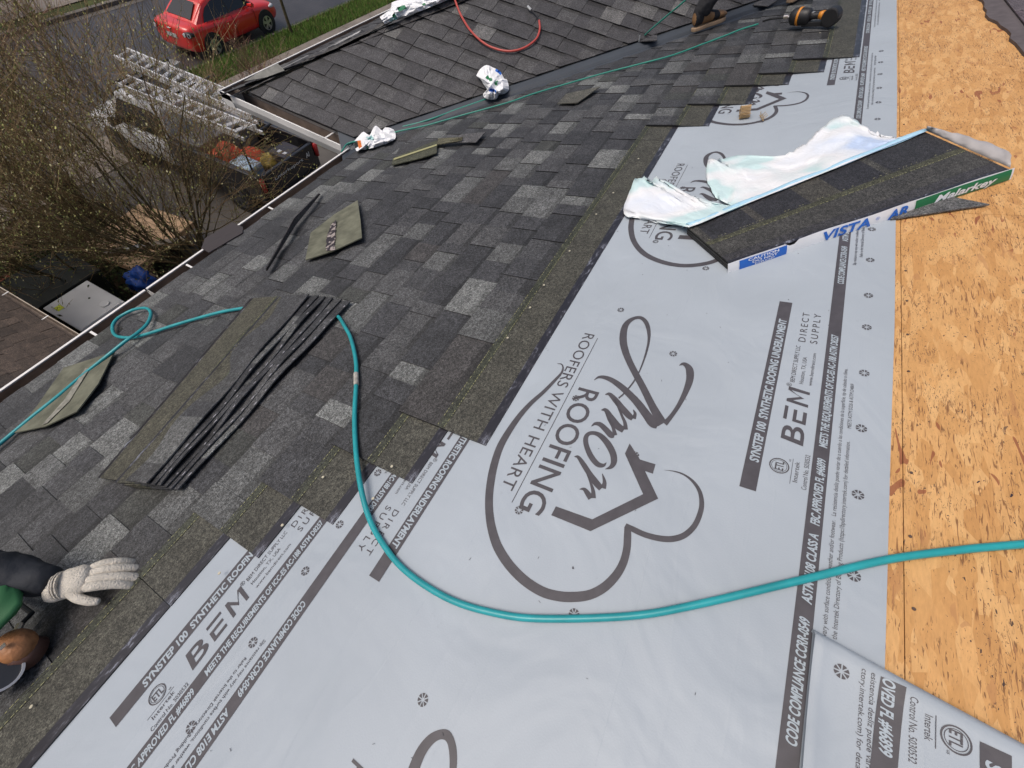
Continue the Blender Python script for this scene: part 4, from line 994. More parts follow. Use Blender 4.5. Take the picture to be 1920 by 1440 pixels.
# torn white sheet spread towards the eave: rows between back edge of the bundle and a ragged outline
def torn(name, inner, outer, parent, hin, hout, n, m_, amp, seed, material, label=None):
    b = MB(); rr = random.Random(seed); vs = []; I = crom([np.array(p, float) for p in inner], 8); O = crom([np.array(p, float) for p in outer], 8)
    def samp(L_, f): q = f * (len(L_) - 1); i = min(int(q), len(L_) - 2); return L_[i] * (1 - (q - i)) + L_[i + 1] * (q - i)
    for i in range(n + 1):
        f = i / n; a = samp(I, f); c = samp(O, f)
        rag = rr.uniform(-2.4, 2.4) * (2.2 if rr.random() < .2 else 1)
        for j in range(m_ + 1):
            g = j / m_; x, y = a * (1 - g) + c * g; y += rag * g * g
            h = hin * (1 - g) ** 1.4 + hout
            wob = mnoise.noise(Vector((f * 7 + seed, g * 3.5, 0))) * amp + mnoise.noise(Vector((f * 19, g * 8, seed))) * amp * .4 - abs(mnoise.noise(Vector((f * 13 + g * 5, g * 9 - f * 4, seed + 3)))) * amp * .7
            h = max(.007, h + wob * min(1, 3 * g + .05))
            vs.append(U(*uv(x, y, h), h))
    b.add(vs, [(i * (m_ + 1) + j, i * (m_ + 1) + j + 1, (i + 1) * (m_ + 1) + j + 1, (i + 1) * (m_ + 1) + j) for i in range(n) for j in range(m_)])
    return mods(part(name, b, material, parent, smooth=True, label=label), solid=.0012)
def wrap_mat():
    m = bpy.data.materials.new('wrapper_inside'); m.use_nodes = True; t = m.node_tree; b = t.nodes['Principled BSDF']
    tc = nd(t, 'ShaderNodeTexCoord'); n = nd(t, 'ShaderNodeTexNoise', i_Scale=3.2, i_Detail=2); t.links.new(tc.outputs['Object'], n.inputs['Vector'])
    r = nd(t, 'ShaderNodeValToRGB'); e = r.color_ramp.elements; e[0].position = .38; e[0].color = (.60, .78, .79, 1); e[1].position = .68; e[1].color = (.56, .68, .90, 1)
    for p, c in ((.42, (.78, .84, .86)), (.48, (.86, .87, .89)), (.60, (.80, .85, .93))): q = e.new(p); q.color = (*c, 1)
    t.links.new(n.outputs[0], r.inputs[0]); t.links.new(r.outputs[0], b.inputs['Base Color']); b.inputs['Roughness'].default_value = .35
    n2 = nd(t, 'ShaderNodeTexVoronoi', feature='DISTANCE_TO_EDGE', i_Scale=17); nw = nd(t, 'ShaderNodeTexNoise', i_Scale=6, i_Detail=3); t.links.new(tc.outputs['Object'], nw.inputs['Vector']); av = nd(t, 'ShaderNodeVectorMath', operation='MULTIPLY_ADD'); av.inputs[1].default_value = (.25, .25, .25); t.links.new(nw.outputs['Color'], av.inputs[0]); t.links.new(tc.outputs['Object'], av.inputs[2]); t.links.new(av.outputs[0], n2.inputs['Vector'])
    bp = nd(t, 'ShaderNodeBump'); bp.inputs['Strength'].default_value = .16; bp.inputs['Distance'].default_value = .02; t.links.new(n2.outputs[0], bp.inputs['Height']); t.links.new(bp.outputs[0], b.inputs['Normal']); return m
WIN = wrap_mat()
torn('wrapper_sheet', [(1380, 390), (1440, 366), (1500, 342), (1560, 318), (1620, 293), (1680, 268), (1737, 246)],
     [(1342, 372), (1325, 335), (1328, 300), (1345, 298), (1400, 290), (1470, 290), (1510, 268), (1535, 245), (1580, 215), (1615, 232), (1640, 248), (1665, 256), (1700, 256), (1722, 247)], bt, .034, .010, 80, 18, .017, 3, WIN, 'white torn wrapper sheet spread towards the shingles')
torn('wrapper_sheet', [(1292, 426), (1315, 418), (1345, 405), (1385, 388)],
     [(1240, 418), (1200, 410), (1172, 402), (1170, 388), (1180, 360), (1190, 337), (1208, 332), (1216, 340), (1232, 335), (1250, 342), (1262, 358), (1290, 366), (1330, 380)], bt, .034, .012, 50, 16, .016, 11, WIN, 'torn white end of the wrapper lying on the shingle edge')
# pale blue fold along the back long side
b = MB(); vs = []
for i in range(31):
    s = i / 30; p = A * (1 - s) + B * s; d_ = (B - A)[:2]; n_ = np.array([d_[1], -d_[0]]); n_ /= np.linalg.norm(n_)
    sg = -1
    for j, (o_, z) in enumerate(((-.012, .0045), (.0, .009), (.014, .006), (.026, -.010), (.04, -.022))):
        q = p.copy(); q[:2] += n_ * o_ * sg; q[2] += z + .002 * math.sin(i * .9 + j); vs.append(U(*q))
b.add(vs, [(i * 5 + j, i * 5 + j + 1, (i + 1) * 5 + j + 1, (i + 1) * 5 + j) for i in range(30) for j in range(4)])
mods(part('wrapper_fold', b, mat('pale_blue_plastic', (.42, .68, .84), .35, nscale=6, namp=.1), bt, smooth=True, label='pale blue fold of wrapper along the back edge'), solid=.001)
# offcut beneath the bundle
t = thing('shingle_offcut', U(*uv(1760, 395), .006), 'grey pointed shingle offcut poking out from under the bundle onto the boards', 'shingle')
b = MB(); b.add([U(*q3(x, y, .008)) for x, y in ((1670, 405), (1760, 365), (1855, 384), (1670, 412))], [(0, 1, 2, 3)], 0, (.10, .10, .10)); mods(part('piece', b, GRAN, t), solid=.005)

# crumpled wrapper scraps ------------------------------------------------
def surf(x, y, h):
    a = U(*uv(x, y, h), h); c = wpt(*wsy(x, y)); cam_ = np.array([0, 0, CZ]); c = c - ray(x, y) * h * 2.0
    return c if np.linalg.norm(c - cam_) < np.linalg.norm(a - cam_) else a
def crumple(pts, label, seed, cen_h, mats, prints=()):
    rr = random.Random(seed)
    P = crom([np.array(p, float) for p in pts + [pts[0]]], 3)[:-1]; cx = np.mean([p[0] for p in P]); cy = np.mean([p[1] for p in P])
    t = thing('torn_wrapper', U(*uv(cx, cy, .04), .02), label, 'wrapper scrap'); b = MB(); vs = []; R_ = 6; n = len(P)
    for j in range(R_ + 1):
        g = j / R_
        for i, p in enumerate(P):
            x = cx + (p[0] - cx) * g; y = cy + (p[1] - cy) * g
            a = 2 * math.pi * i / n
            h = .03 + cen_h * (1 - g ** 2) + abs(mnoise.noise(Vector((math.cos(a) * g * 3 + seed, math.sin(a) * g * 3, seed * .7)))) * cen_h * 1.5 * (1 - .5 * g)
            vs.append(surf(x, y, h))
    fs = [(j * n + i, j * n + (i + 1) % n, (j + 1) * n + (i + 1) % n, (j + 1) * n + i) for j in range(R_) for i in range(n)]
    b.add(vs, fs); b.m = [0] * len(b.f)
    # printed patches: faces whose photo position lies in a patch
    for j in range(R_):
        for i in range(n):
            g = (j + .5) / R_; x = cx + (P[i][0] - cx) * g; y = cy + (P[i][1] - cy) * g
            for (px_, py_, rx, ry, mi) in prints:
                if ((x - px_) / rx) ** 2 + ((y - py_) / ry) ** 2 < 1: b.m[j * n + i] = mi
    mods(part('plastic', b, mats, t), solid=.0012); return t
PW = mat('white_plastic', (.86, .87, .89), .6, nscale=10, namp=.05); PT = mat('teal_plastic', (.45, .68, .68), .35); PBK = mat('black_print', (.02, .02, .02), .4); POR = mat('orange_print', (.65, .17, .03), .4)
crumple([(893, 142), (900, 130), (912, 122), (925, 127), (938, 134), (945, 147), (951, 150), (954, 168), (945, 176), (935, 178), (930, 186), (915, 186), (908, 182), (906, 176), (915, 170), (908, 160), (902, 150)], 'crumpled white wrapper with green and blue print, lying in the valley', 5, .05, [PW, GREEN, BLUE, PT], [(918, 148, 6, 4, 1), (934, 133, 6, 4, 2), (924, 170, 7, 3, 2), (930, 155, 3, 4, 1)])
crumple([(664, 265), (672, 256), (682, 247), (692, 255), (700, 240), (706, 236), (718, 246), (722, 239), (738, 243), (742, 258), (732, 266), (716, 272), (700, 277), (686, 280), (676, 281), (668, 283)], 'torn white and orange wrapper at the gutter corner where the valley ends', 9, .035, [PW, GREEN, POR, PT, PBK], [(675, 273, 3.2, 7, 2), (667, 276, 3.2, 7, 4), (690, 275, 3, 3, 1), (694, 260, 7, 4, 3)])
# long wrapper over the wing's front edge
t = thing('torn_wrapper', wp(770, 25), 'long white wrapper with green marks draped along the front edge of the wing', 'wrapper scrap')
b = MB(); rr = random.Random(17); up_ = [(712, 32), (732, 18), (735, 4), (770, -6), (800, -14), (850, -30)]; lo_ = [(722, 46), (740, 38), (748, 34), (790, 20), (820, 8), (880, -18)]
vs = []; n = 26
for i in range(n + 1):
    f = i / n; a = np.array([np.interp(f, np.linspace(0, 1, 6), [p[k] for p in up_]) for k in (0, 1)]); c = np.array([np.interp(f, np.linspace(0, 1, 6), [p[k] for p in lo_]) for k in (0, 1)])
    for j in range(9):
        g = j / 8; x, y = a * (1 - g) + c * g; s_, y_ = wsy(x, y); hh = .035 + .035 * math.sin(g * math.pi) + .03 * mnoise.noise(Vector((i * .7, j * .9, 3)))
        d_ = ray(x, y); q = wpt(*wsy(x, y)); dist = (q[0]) ; q = q - np.array(d_) * hh * 2.2; vs.append(q)
b.add(vs, [(i * 9 + j, i * 9 + j + 1, (i + 1) * 9 + j + 1, (i + 1) * 9 + j) for i in range(n) for j in range(8)])
for q in range(len(b.m)):
    i, j = divmod(q, 8)
    if (i in (5, 6, 7) and j in (4, 5)) or (i in (11, 12) and j in (3, 4)) or (i in (17,) and j == 5): b.m[q] = 1
    elif i in (3, 4, 5, 6, 7, 8) and j > 4: b.m[q] = 2
mods(part('plastic', b, [PW, GREEN, PT], t), solid=.0015)
# lump of clay on the eave spot? coil of roofing nails on the underlayment
nc = U(*uv(1400, 222, .02), .004); t = thing('nail_coil', nc, 'brass coloured coil of roofing nails lying on the second heart print', 'nail coil'); NM = mat('brass_nails', (.50, .34, .17), .4, .5, metal=.3)
ax0 = U(*uv(1385, 224), .033); ax1 = U(*uv(1420, 219), .033)
axis = Vector(ax1 - ax0).normalized()
e1 = Vector(N); e1 = (e1 - axis * e1.dot(axis)).normalized(); e2 = axis.cross(e1)
for ring, (rad, cnt) in enumerate(((.027, 26), (.019, 18), (.011, 11))):
    for q in range(cnt):
        a = 2 * math.pi * (q + ring * .4) / cnt; c = Vector(ax0) + (e1 * math.cos(a) + e2 * math.sin(a)) * rad; b = MB()
        jt = rnd.uniform(0, .006)
        b.tube([c + axis * jt, c + axis * (.045 + jt)], .0016, 5); b.tube([c + axis * (jt - .001), c + axis * (jt + .0008)], .0045, 8)
        part('nail', b, NM, t)
for q in range(7):
    b = MB(); c = Vector(U(*uv(1424 + q * .9, 222 + q * 1.5), .012)); b.tube([c, c + Vector(N) * .02 + axis * .02 * (q % 2)], .0016, 5); b.tube([c, c + Vector((.001, 0, .001))], .0042, 8); part('nail', b, NM, t)

# nail guns ---------------------------------------------------------------
def local(o, ex, ey, ez): return lambda x, y, z: o + ex * x + ey * y + ez * z
def nail_gun(o, ex, ey, ez, label, S=1.0):
    ex, ey, ez = [np.array(q, float) / np.linalg.norm(q) * S for q in (ex, ey, ez)]; T = local(np.array(o, float), ex, ey, ez)
    t = thing('nail_gun', o, label, 'nail gun')
    b = MB(); b.tube([T(.0, 0, .06), T(.02, 0, .06), T(.05, 0, .06), T(.10, 0, .058), T(.135, 0, .058), T(.15, 0, .058)], [.034 * S, .052 * S, .055 * S, .053 * S, .048 * S, .03 * S], 18); part('motor_cap', b, BLACK, t, smooth=True)
    b = MB(); b.tube([T(.060, 0, .06), T(.068, 0, .06), T(.076, 0, .06)], [.0562 * S, .0565 * S, .0558 * S], 20); part('cap_band', b, ORANGE, t, smooth=True)
    b = MB(); b.tube([T(.13, 0, .058), T(.17, 0, .060), T(.22, 0, .062), T(.28, 0, .058)], [.026 * S, .021 * S, .021 * S, .03 * S], 14); part('grip', b, BLACK, t, smooth=True)
    b = MB(); b.tube([T(.205, .0, .062), T(.220, 0, .063), T(.236, 0, .062)], [.022 * S, .0255 * S, .029 * S], 14); part('trigger_guard', b, ORANGE, t, smooth=True)
    b = MB(); b.tube([T(.29, -.03, .05), T(.29, .045, .05)], .058 * S, 24); mods(part('coil_magazine', b, BLACK, t), bevel=.008 * S)
    b = MB(); b.disc(T(.29, .046, .05), T(.29, .1, .05) - T(.29, 0, .05), .047 * S, .053 * S, .003 * S, 28); part('magazine_rim', b, mat('pale_rim', (.45, .45, .47), .4), t)
    b = MB(); b.box((.10, -.02, .0), (.30, .02, .03), T=T); mods(part('nose', b, BLACK, t), bevel=.004 * S)
    b = MB(); b.box((.13, -.012, .076), (.165, .012, .084), T=T); part('rating_plate', b, GALV, t)
    b = MB(); b.tube([T(0, 0, .06), T(-.02, 0, .06)], .011 * S, 8); b.tube([T(-.02, 0, .06), T(-.05, 0, .058)], .015 * S, 10); part('air_fitting', b, CHROME, t)
    b = MB(); b.tube([T(-.05, 0, .058), T(-.1, 0, .055), T(-.16, .004, .05), T(-.22, .02, .035)], .0075 * S, 8); part('whip_hose', b, BLACK, t)
    return t
g0 = U(*uv(1478, 52, .03), .036); g1 = U(*uv(1556, 50, .03), .036); ex = (g1 - g0)
nail_gun(g0, ex, np.cross(N, ex / np.linalg.norm(ex)) * 1, N, 'black and orange coil nail gun resting at the far end of the courses', S=1.0 * np.linalg.norm(ex) / .30)
o2 = U(-.62, 1.47, .05)
c_ = U(*uv(30, 1212, .075), .075); t = thing('nail_gun', c_ - N * .05, 'black nail gun with rounded orange brown cap lying below the gloved hand', 'nail gun')
def blob(c, r3, e3, m, name, parent, seg=24, smooth=True):
    bm = bmesh.new(); bmesh.ops.create_uvsphere(bm, u_segments=seg, v_segments=16, radius=1); b = MB()
    b.add([c + e3[0] * v.co.x * r3[0] + e3[1] * v.co.y * r3[1] + e3[2] * v.co.z * r3[2] for v in bm.verts], [tuple(v.index for v in f.verts) for f in bm.faces]); bm.free(); return part(name, b, m, parent, smooth=smooth)
blob(c_, (.038, .046, .04), (X, VD, N), mat('orange_brown_cap', (.36, .16, .065), .55, nscale=26, namp=.4, bump=.3), 'motor_cap', t)
b = MB(); b.tube([c_ - N * .02 + VD * .005, U(*uv(8, 1240, .05), .05), U(*uv(-40, 1262, .05), .05)], [.036, .044, .04], 18); part('housing', b, BLACK, t, smooth=True)
b = MB(); d0 = U(*uv(40, 1222, .06), .06); b.tube([d0 + N * .02, d0 - N * .03], [.034, .038], 16); part('collar', b, mat('brown_collar', (.12, .06, .045), .4), t, smooth=True)
m_ = U(*uv(-6, 1262, .09), .09); ax_ = (np.array([0, 0, CZ]) - m_); ax_ /= np.linalg.norm(ax_); ax_ = ax_ * .8 + X * .35
b = MB(); b.tube([m_ - ax_ * .06, m_], .044, 26); part('coil_magazine', b, mat('magazine_grey', (.06, .06, .065), .4), t)
b = MB(); b.disc(m_, ax_, .040, .0455, .003, 30); part('magazine_rim', b, mat('pale_rim2', (.55, .55, .57), .4), t)
b = MB(); e_ = U(*uv(38, 1172, .05), .05); b.tube([e_, U(*uv(30, 1188, .06), .06)], .009, 8); part('air_fitting', b, CHROME, t)
b = MB(); b.tube([e_, U(*uv(60, 1150, .045), .045), U(*uv(20, 1120, .04), .04), U(*uv(-60, 1090, .04), .04)], .006, 8); part('whip_hose', b, BLACK, t)
b = MB(); q_ = U(*uv(6, 1212, .118), .118); b.box((-.006, -.006, 0), (.006, .006, .002), T=lambda x, y, z: q_ + X * x + VD * y + N * z); part('screw_label', b, CHROME, t)

# ====================================================================== PEOPLE
def body_from(chains, parent, name, material, sub=2):
    """one continuous skin grown round connected joints: chains of (point, radius) sharing names"""
    vid = {}; vs = []; es = []; rs = []
    for ch in chains:
        pv = None
        for nm, p, r in ch:
            if nm not in vid: vid[nm] = len(vs); vs.append(tuple(float(c) for c in p)); rs.append(r)
            if pv is not None: es.append((pv, vid[nm]))
            pv = vid[nm]
    og = origin(parent); me = bpy.data.meshes.new(name); me.from_pydata([(x - og.x, y - og.y, z - og.z) for x, y, z in vs], es, []); me.materials.append(material)
    o = bpy.data.objects.new(name, me); COL.objects.link(o); o.parent = parent
    m = o.modifiers.new('skin', 'SKIN'); m.use_smooth_shade = True
    for i, r in enumerate(rs): q = me.skin_vertices[0].data[i]; q.radius = (r, r); q.use_root = (i == 0)
    m = o.modifiers.new('sub', 'SUBSURF'); m.levels = sub + (1 if name in ('jacket', 'trousers') else 0); m.render_levels = m.levels
    if name in ('jacket', 'trousers', 'palm'):
        tx = bpy.data.textures.new('folds', 'CLOUDS'); tx.noise_scale = .07 if name != 'palm' else .02; tx.noise_depth = 3
        m = o.modifiers.new('folds', 'DISPLACE'); m.texture = tx; m.strength = .035 if name != 'palm' else .006; m.mid_level = .5; m.texture_coords = 'GLOBAL'
    return o
SKIN = mat('skin', (.45, .27, .19), .5); DENIM = mat('black_trousers', (.018, .018, .022), .8, nscale=12, namp=.3, bump=.3); NAVY = mat('navy_jacket', (.016, .019, .026), .75, nscale=10, namp=.3, bump=.4)
GLOVE = mat('cream_glove', (.62, .575, .50), .8, nscale=22, namp=.22, bump=.6, bscale=220); TANB = mat('tan_leather', (.30, .165, .075), .6, nscale=14, namp=.25); SOLE = mat('tan_sole', (.36, .25, .16), .7); GRN = mat('green_jersey', (.02, .115, .04), .7, nscale=8, namp=.15); HAIR = mat('dark_hair', (.02, .015, .012), .7); CAPM = mat('dark_cap', (.03, .03, .035), .7)
def boot(heel, toe, up, parent):
    heel, toe = np.array(heel, float), np.array(toe, float); d = toe - heel; L = np.linalg.norm(d); d /= L; up = np.array(up) / np.linalg.norm(up); s = np.cross(up, d)
    T = lambda x, y, z: heel + d * x * L + s * y + up * z
    prof = [(-.03, .028, .11), (.05, .038, .15), (.20, .040, .155), (.36, .038, .12), (.52, .044, .092), (.70, .050, .078), (.86, .048, .068), (.97, .036, .055), (1.03, .014, .035)]
    b = MB(); vs = []; k = 12
    for x, w, h in prof:
        for q in range(k):
            a = 2 * math.pi * q / k; vs.append(T(x, w * math.cos(a) * 1.05, .028 + (h - .02) * .5 + (h - .02) * .5 * math.sin(a)))
    b.add(vs, [(i * k + q, i * k + (q + 1) % k, (i + 1) * k + (q + 1) % k, (i + 1) * k + q) for i in range(len(prof) - 1) for q in range(k)] + [tuple(range(k))[::-1], tuple((len(prof) - 1) * k + q for q in range(k))])
    for fi in range(len(b.m) - 2):
        seg, q = divmod(fi, k); b.m[fi] = 1 if (seg in (0, 1, 4) or (seg in (2, 3) and q in (1, 2, 3, 4))) else 0
    o = part('boot', b, [TANB, DENIM], parent, smooth=True); mods(o, sub=1)
    b = MB(); outl = [(-.04, .0), (-.02, .026), (.1, .034), (.4, .031), (.6, .043), (.8, .045), (.95, .033), (1.04, .0)]
    poly = [(x, y) for x, y in outl] + [(x, -y) for x, y in outl[1:-1]][::-1]
    b.prism(poly, 0, .026, lambda x, y, z: T(x, y, z)); mods(part('sole', b, SOLE, o if False else parent), bevel=.006)
    return T
# standing roofer at the top (feet in view)
R0 = U(*uv(1299, 71), .036); R1 = U(*uv(1352, 50), .036); dirn = (R1 - R0); dirn = dirn / np.linalg.norm(dirn)
p1 = thing('person', R0, 'roofer in black trousers and tan and black boots standing by the valley at the top', 'person')
heel = R0; toe = R0 + dirn * .285
boot(heel, toe, N, p1)
R2 = U(*uv(1478, 17), .036); toe2 = R2 + (X * .95 - VD * .3) * .29; boot(R2, toe2, N, p1)
dn_ = dirn; Z = np.array([0, 0, 1.])
a1 = heel + dn_ * .05 + N * .10; a2 = R2 + X * .05 + N * .10
pel = (heel + R2) / 2 + Z * .84 + X * .12
hipL = pel + (heel - R2) / np.linalg.norm(heel - R2) * .10; hipR = pel - (heel - R2) / np.linalg.norm(heel - R2) * .10
k1 = (a1 + hipL) / 2 + X * .07 + Z * .02; k2 = (a2 + hipR) / 2 + X * .12
ch = pel + Z * .42 + X * .16; nk = ch + Z * .16 + X * .03
body_from([[('pel', pel, .14), ('hl', hipL, .10), ('tl', hipL * .55 + k1 * .45, .088), ('kl', k1, .080), ('cl', k1 * .6 + a1 * .4, .076), ('al', a1, .062), ('al2', a1 - N * .03, .058)], [('pel', pel, .14), ('hr', hipR, .10), ('tr', hipR * .55 + k2 * .45, .088), ('kr', k2, .080), ('cr', k2 * .6 + a2 * .4, .076), ('ar', a2, .062), ('ar2', a2 - N * .03, .058)]], p1, 'trousers', DENIM)
sx = np.cross(Z, X); shl = nk + sx * .19 - Z * .06; shr = nk - sx * .19 - Z * .06
el1 = shl + X * .1 - Z * .28; wr1 = el1 + X * .22 - Z * .14; el2 = shr + X * .1 - Z * .28; wr2 = el2 + X * .22 - Z * .14
body_from([[('pel', pel + Z * .03, .145), ('w', pel + Z * .2 + X * .06, .13), ('ch', ch, .155), ('nk', nk, .07)], [('ch', ch, .155), ('sl', shl, .075), ('el', el1, .052), ('wl', wr1, .038)], [('ch', ch, .155), ('sr', shr, .075), ('er', el2, .052), ('wr', wr2, .038)]], p1, 'jacket', NAVY)
def head(c, fwd, up, parent, hair=HAIR):
    fwd = np.array(fwd, float); fwd /= np.linalg.norm(fwd); up = np.array(up, float); sd_ = np.cross(up, fwd); sd_ /= np.linalg.norm(sd_); up = np.cross(fwd, sd_)
    bm = bmesh.new(); bmesh.ops.create_uvsphere(bm, u_segments=24, v_segments=18, radius=1); b = MB(); vs = []
    for v in bm.verts:
        x, y, z = v.co; w = .078 * (1 - .18 * max(0, -z)); q = c + sd_ * x * w + fwd * (y * .095 + (.012 if y > .85 and abs(x) < .25 and -.35 < z < .1 else 0)) + up * z * .118; vs.append(q)
    fs = [tuple(v.index for v in f.verts) for f in bm.faces]; bm.free(); b.add(vs, fs); part('head', b, SKIN, parent, smooth=True)
    b = MB(); b.tube([c - up * .09, c - up * .17 - fwd * .02], .055, 12); part('neck', b, SKIN, parent, smooth=True)
    b = MB()
    for s_ in (-1, 1):
        b.tube([c + sd_ * s_ * .030 + fwd * .084 + up * .012, c + sd_ * s_ * .030 + fwd * .089 + up * .012], .010, 8)
    part('eyes', b, mat('eye_dark', (.03, .02, .02), .3), parent)
    b = MB(); b.tube([c + fwd * .09 + up * .02, c + fwd * .108 - up * .018, c + fwd * .092 - up * .03], [.006, .013, .008], 8); part('nose', b, SKIN, parent, smooth=True)
    b = MB(); b.tube([c + fwd * .088 - up * .052 - sd_ * .02, c + fwd * .093 - up * .052, c + fwd * .088 - up * .052 + sd_ * .02], .004, 6); part('mouth', b, mat('lips', (.32, .13, .11), .5), parent)
    for s_ in (-1, 1):
        b = MB(); b.tube([c + sd_ * s_ * .076 + up * .025, c + sd_ * s_ * .086, c + sd_ * s_ * .076 - up * .025], [.010, .014, .009], 8); part('ear', b, SKIN, parent, smooth=True)
    b = MB(); vs2 = []
    bm = bmesh.new(); bmesh.ops.create_uvsphere(bm, u_segments=24, v_segments=16, radius=1)
    keepf = [f for f in bm.faces if f.calc_center_median().z > .2 - .5 * max(0, -f.calc_center_median().y)]
    ids = {}
    for f in keepf:
        for v in f.verts:
            if v.index not in ids: ids[v.index] = len(vs2); x, y, z = v.co; vs2.append(c + sd_ * x * .085 + fwd * (y * .102 - .004) + up * (z * .125 + .004))
    fs = [tuple(ids[v.index] for v in f.verts) for f in keepf]; bm.free(); b.add(vs2, fs)
    b.prism([(-.06, .07), (.06, .07), (.05, .16), (-.05, .16)], .03, .036, lambda x, y, z: c + sd_ * x + fwd * y + up * z)
    part('cap', b, CAPM, parent, smooth=True)
head(nk + Z * .17 + X * .06, X * 1 - Z * .5, Z, p1)
def hand(w, d, up, parent, m, side=1, curl=.5, S=1.0):
    """gloved hand: palm and five fingers from the wrist w along d, palm facing -up"""
    d = np.array(d, float) / np.linalg.norm(d); up = np.array(up, float); s = np.cross(up, d); s /= np.linalg.norm(s); up = np.cross(d, s); s = s * side
    q = lambda x, y, z: w + (d * x + s * y + up * z) * S
    ch_ = [[('w', q(0, 0, 0), .034 * S), ('p1', q(.035, 0, .003), .036 * S), ('p2', q(.07, 0, .004), .036 * S)]]
    ch_[0].insert(0, ('w0', q(-.04, 0, 0), .036 * S))
    o = body_from([ch_[0]], parent, 'palm', m)
    # flatten across
    for i in range(len(o.data.skin_vertices[0].data)): r = o.data.skin_vertices[0].data[i].radius; o.data.skin_vertices[0].data[i].radius = (r[0] * 1.2, r[1] * .72)
    for nm, y0, L_, sp_, r in (('index_finger', .030, .070, .10, .0142), ('middle_finger', .010, .084, .12, .0146), ('ring_finger', -.011, .078, .02, .0142), ('little_finger', -.030, .060, -.06, .0130)):
        a = q(.055, y0 * .85, .003); m1 = q(.085 + L_ * .05, y0 + sp_ * .02, .004); m2 = q(.085 + L_ * .5, y0 + sp_ * L_ * .5, .002 - curl * .012); m3 = q(.085 + L_ * .82, y0 + sp_ * L_ * .8, -.006 - curl * .028); m4 = q(.085 + L_ * .98, y0 + sp_ * L_, -.014 - curl * .042)
        body_from([[('a', a, r * S), ('b', m1, r * S), ('c', m2, r * S * .97), ('d', m3, r * S * .9), ('e', m4, r * S * .7)]], parent, nm, m)
    body_from([[('a', q(.02, .022, -.002), .014 * S), ('b', q(.045, .048, -.008), .0135 * S), ('c', q(.07, .062, -.014), .0122 * S), ('d', q(.092, .068, -.020), .009 * S)]], parent, 'thumb', m)
# kneeling roofer at the left, mostly outside the frame
p2 = thing('person', U(-1.25, 1.75, .03), 'roofer in dark sleeve and cream glove reaching in at the lower left', 'person')
wr = U(*uv(116, 1098, .09), .09); wdir = U(*uv(232, 1066, .05), .05) - wr
hand(wr, wdir, N, p2, GLOVE, side=-1, curl=.9, S=1.0)
b = MB(); wd_ = wdir / np.linalg.norm(wdir)
for q in range(3): c__ = wr - wd_ * (-.004 + q * .006); b.disc(c__, wd_, .028, .0365 + .001 * (q % 2), .0035, 22)
part('glove_cuff', b, mat('knit_cuff', (.50, .46, .40), .9, nscale=60, namp=.3, bump=.6), p2)
elb = U(*uv(-70, 1062, .20), .20); shd = U(-1.12, 1.86, .62)
mid = wr * .5 + elb * .5 + N * .01
ch2 = U(-1.32, 1.86, .60); pel2 = U(-1.55, 1.72, .22)
body_from([[('ch', ch2, .16), ('sh', shd, .085), ('ua', shd * .5 + elb * .5, .066), ('el', elb, .058), ('m', mid, .052), ('m2', wr * .8 + elb * .2, .046), ('w', wr * .97 + elb * .03, .042)], [('ch', ch2, .16), ('bl', (ch2 + pel2) / 2, .15), ('pe', pel2, .15)], [('ch', ch2, .16), ('s2', U(-1.38, 1.52, .56), .08), ('e2', U(-1.12, 1.38, .34), .056), ('w2', U(-.95, 1.42, .16), .042)]], p2, 'jacket', NAVY)
hand(U(-.94, 1.43, .15), X * .8 - VD * .2 - N * .5, N, p2, GLOVE, side=1, curl=.6)
head(ch2 + N * .30 + X * .12, X * .8 - N * .7, Z, p2)
body_from([[('pe', pel2, .14), ('h1', U(-1.45, 1.88, .2), .1), ('k1', U(-1.02, 1.95, .10), .07), ('c1', U(-1.3, 2.05, .09), .06), ('f1', U(-1.55, 2.1, .08), .045)], [('pe', pel2, .14), ('h2', U(-1.5, 1.6, .2), .1), ('k2', U(-1.1, 1.55, .10), .07), ('c2', U(-1.4, 1.5, .09), .06), ('f2', U(-1.65, 1.45, .08), .045)]], p2, 'trousers', DENIM)
# green pouch of cloth hanging at the near side
gc = U(*uv(-22, 1128, .15), .15)
b = MB(); bm = bmesh.new(); bmesh.ops.create_uvsphere(bm, u_segments=20, v_segments=14, radius=1)
vs = [tuple(gc + (X * v.co.x * .072 + VD * v.co.y * .12 + N * v.co.z * .030) * (1 + .22 * mnoise.noise(v.co * 1.6) + .10 * mnoise.noise(v.co * 5))) for v in bm.verts]; fs = [tuple(v.index for v in f.verts) for f in bm.faces]; bm.free(); b.add(vs, fs); part('green_hem', b, GRN, p2, smooth=True)
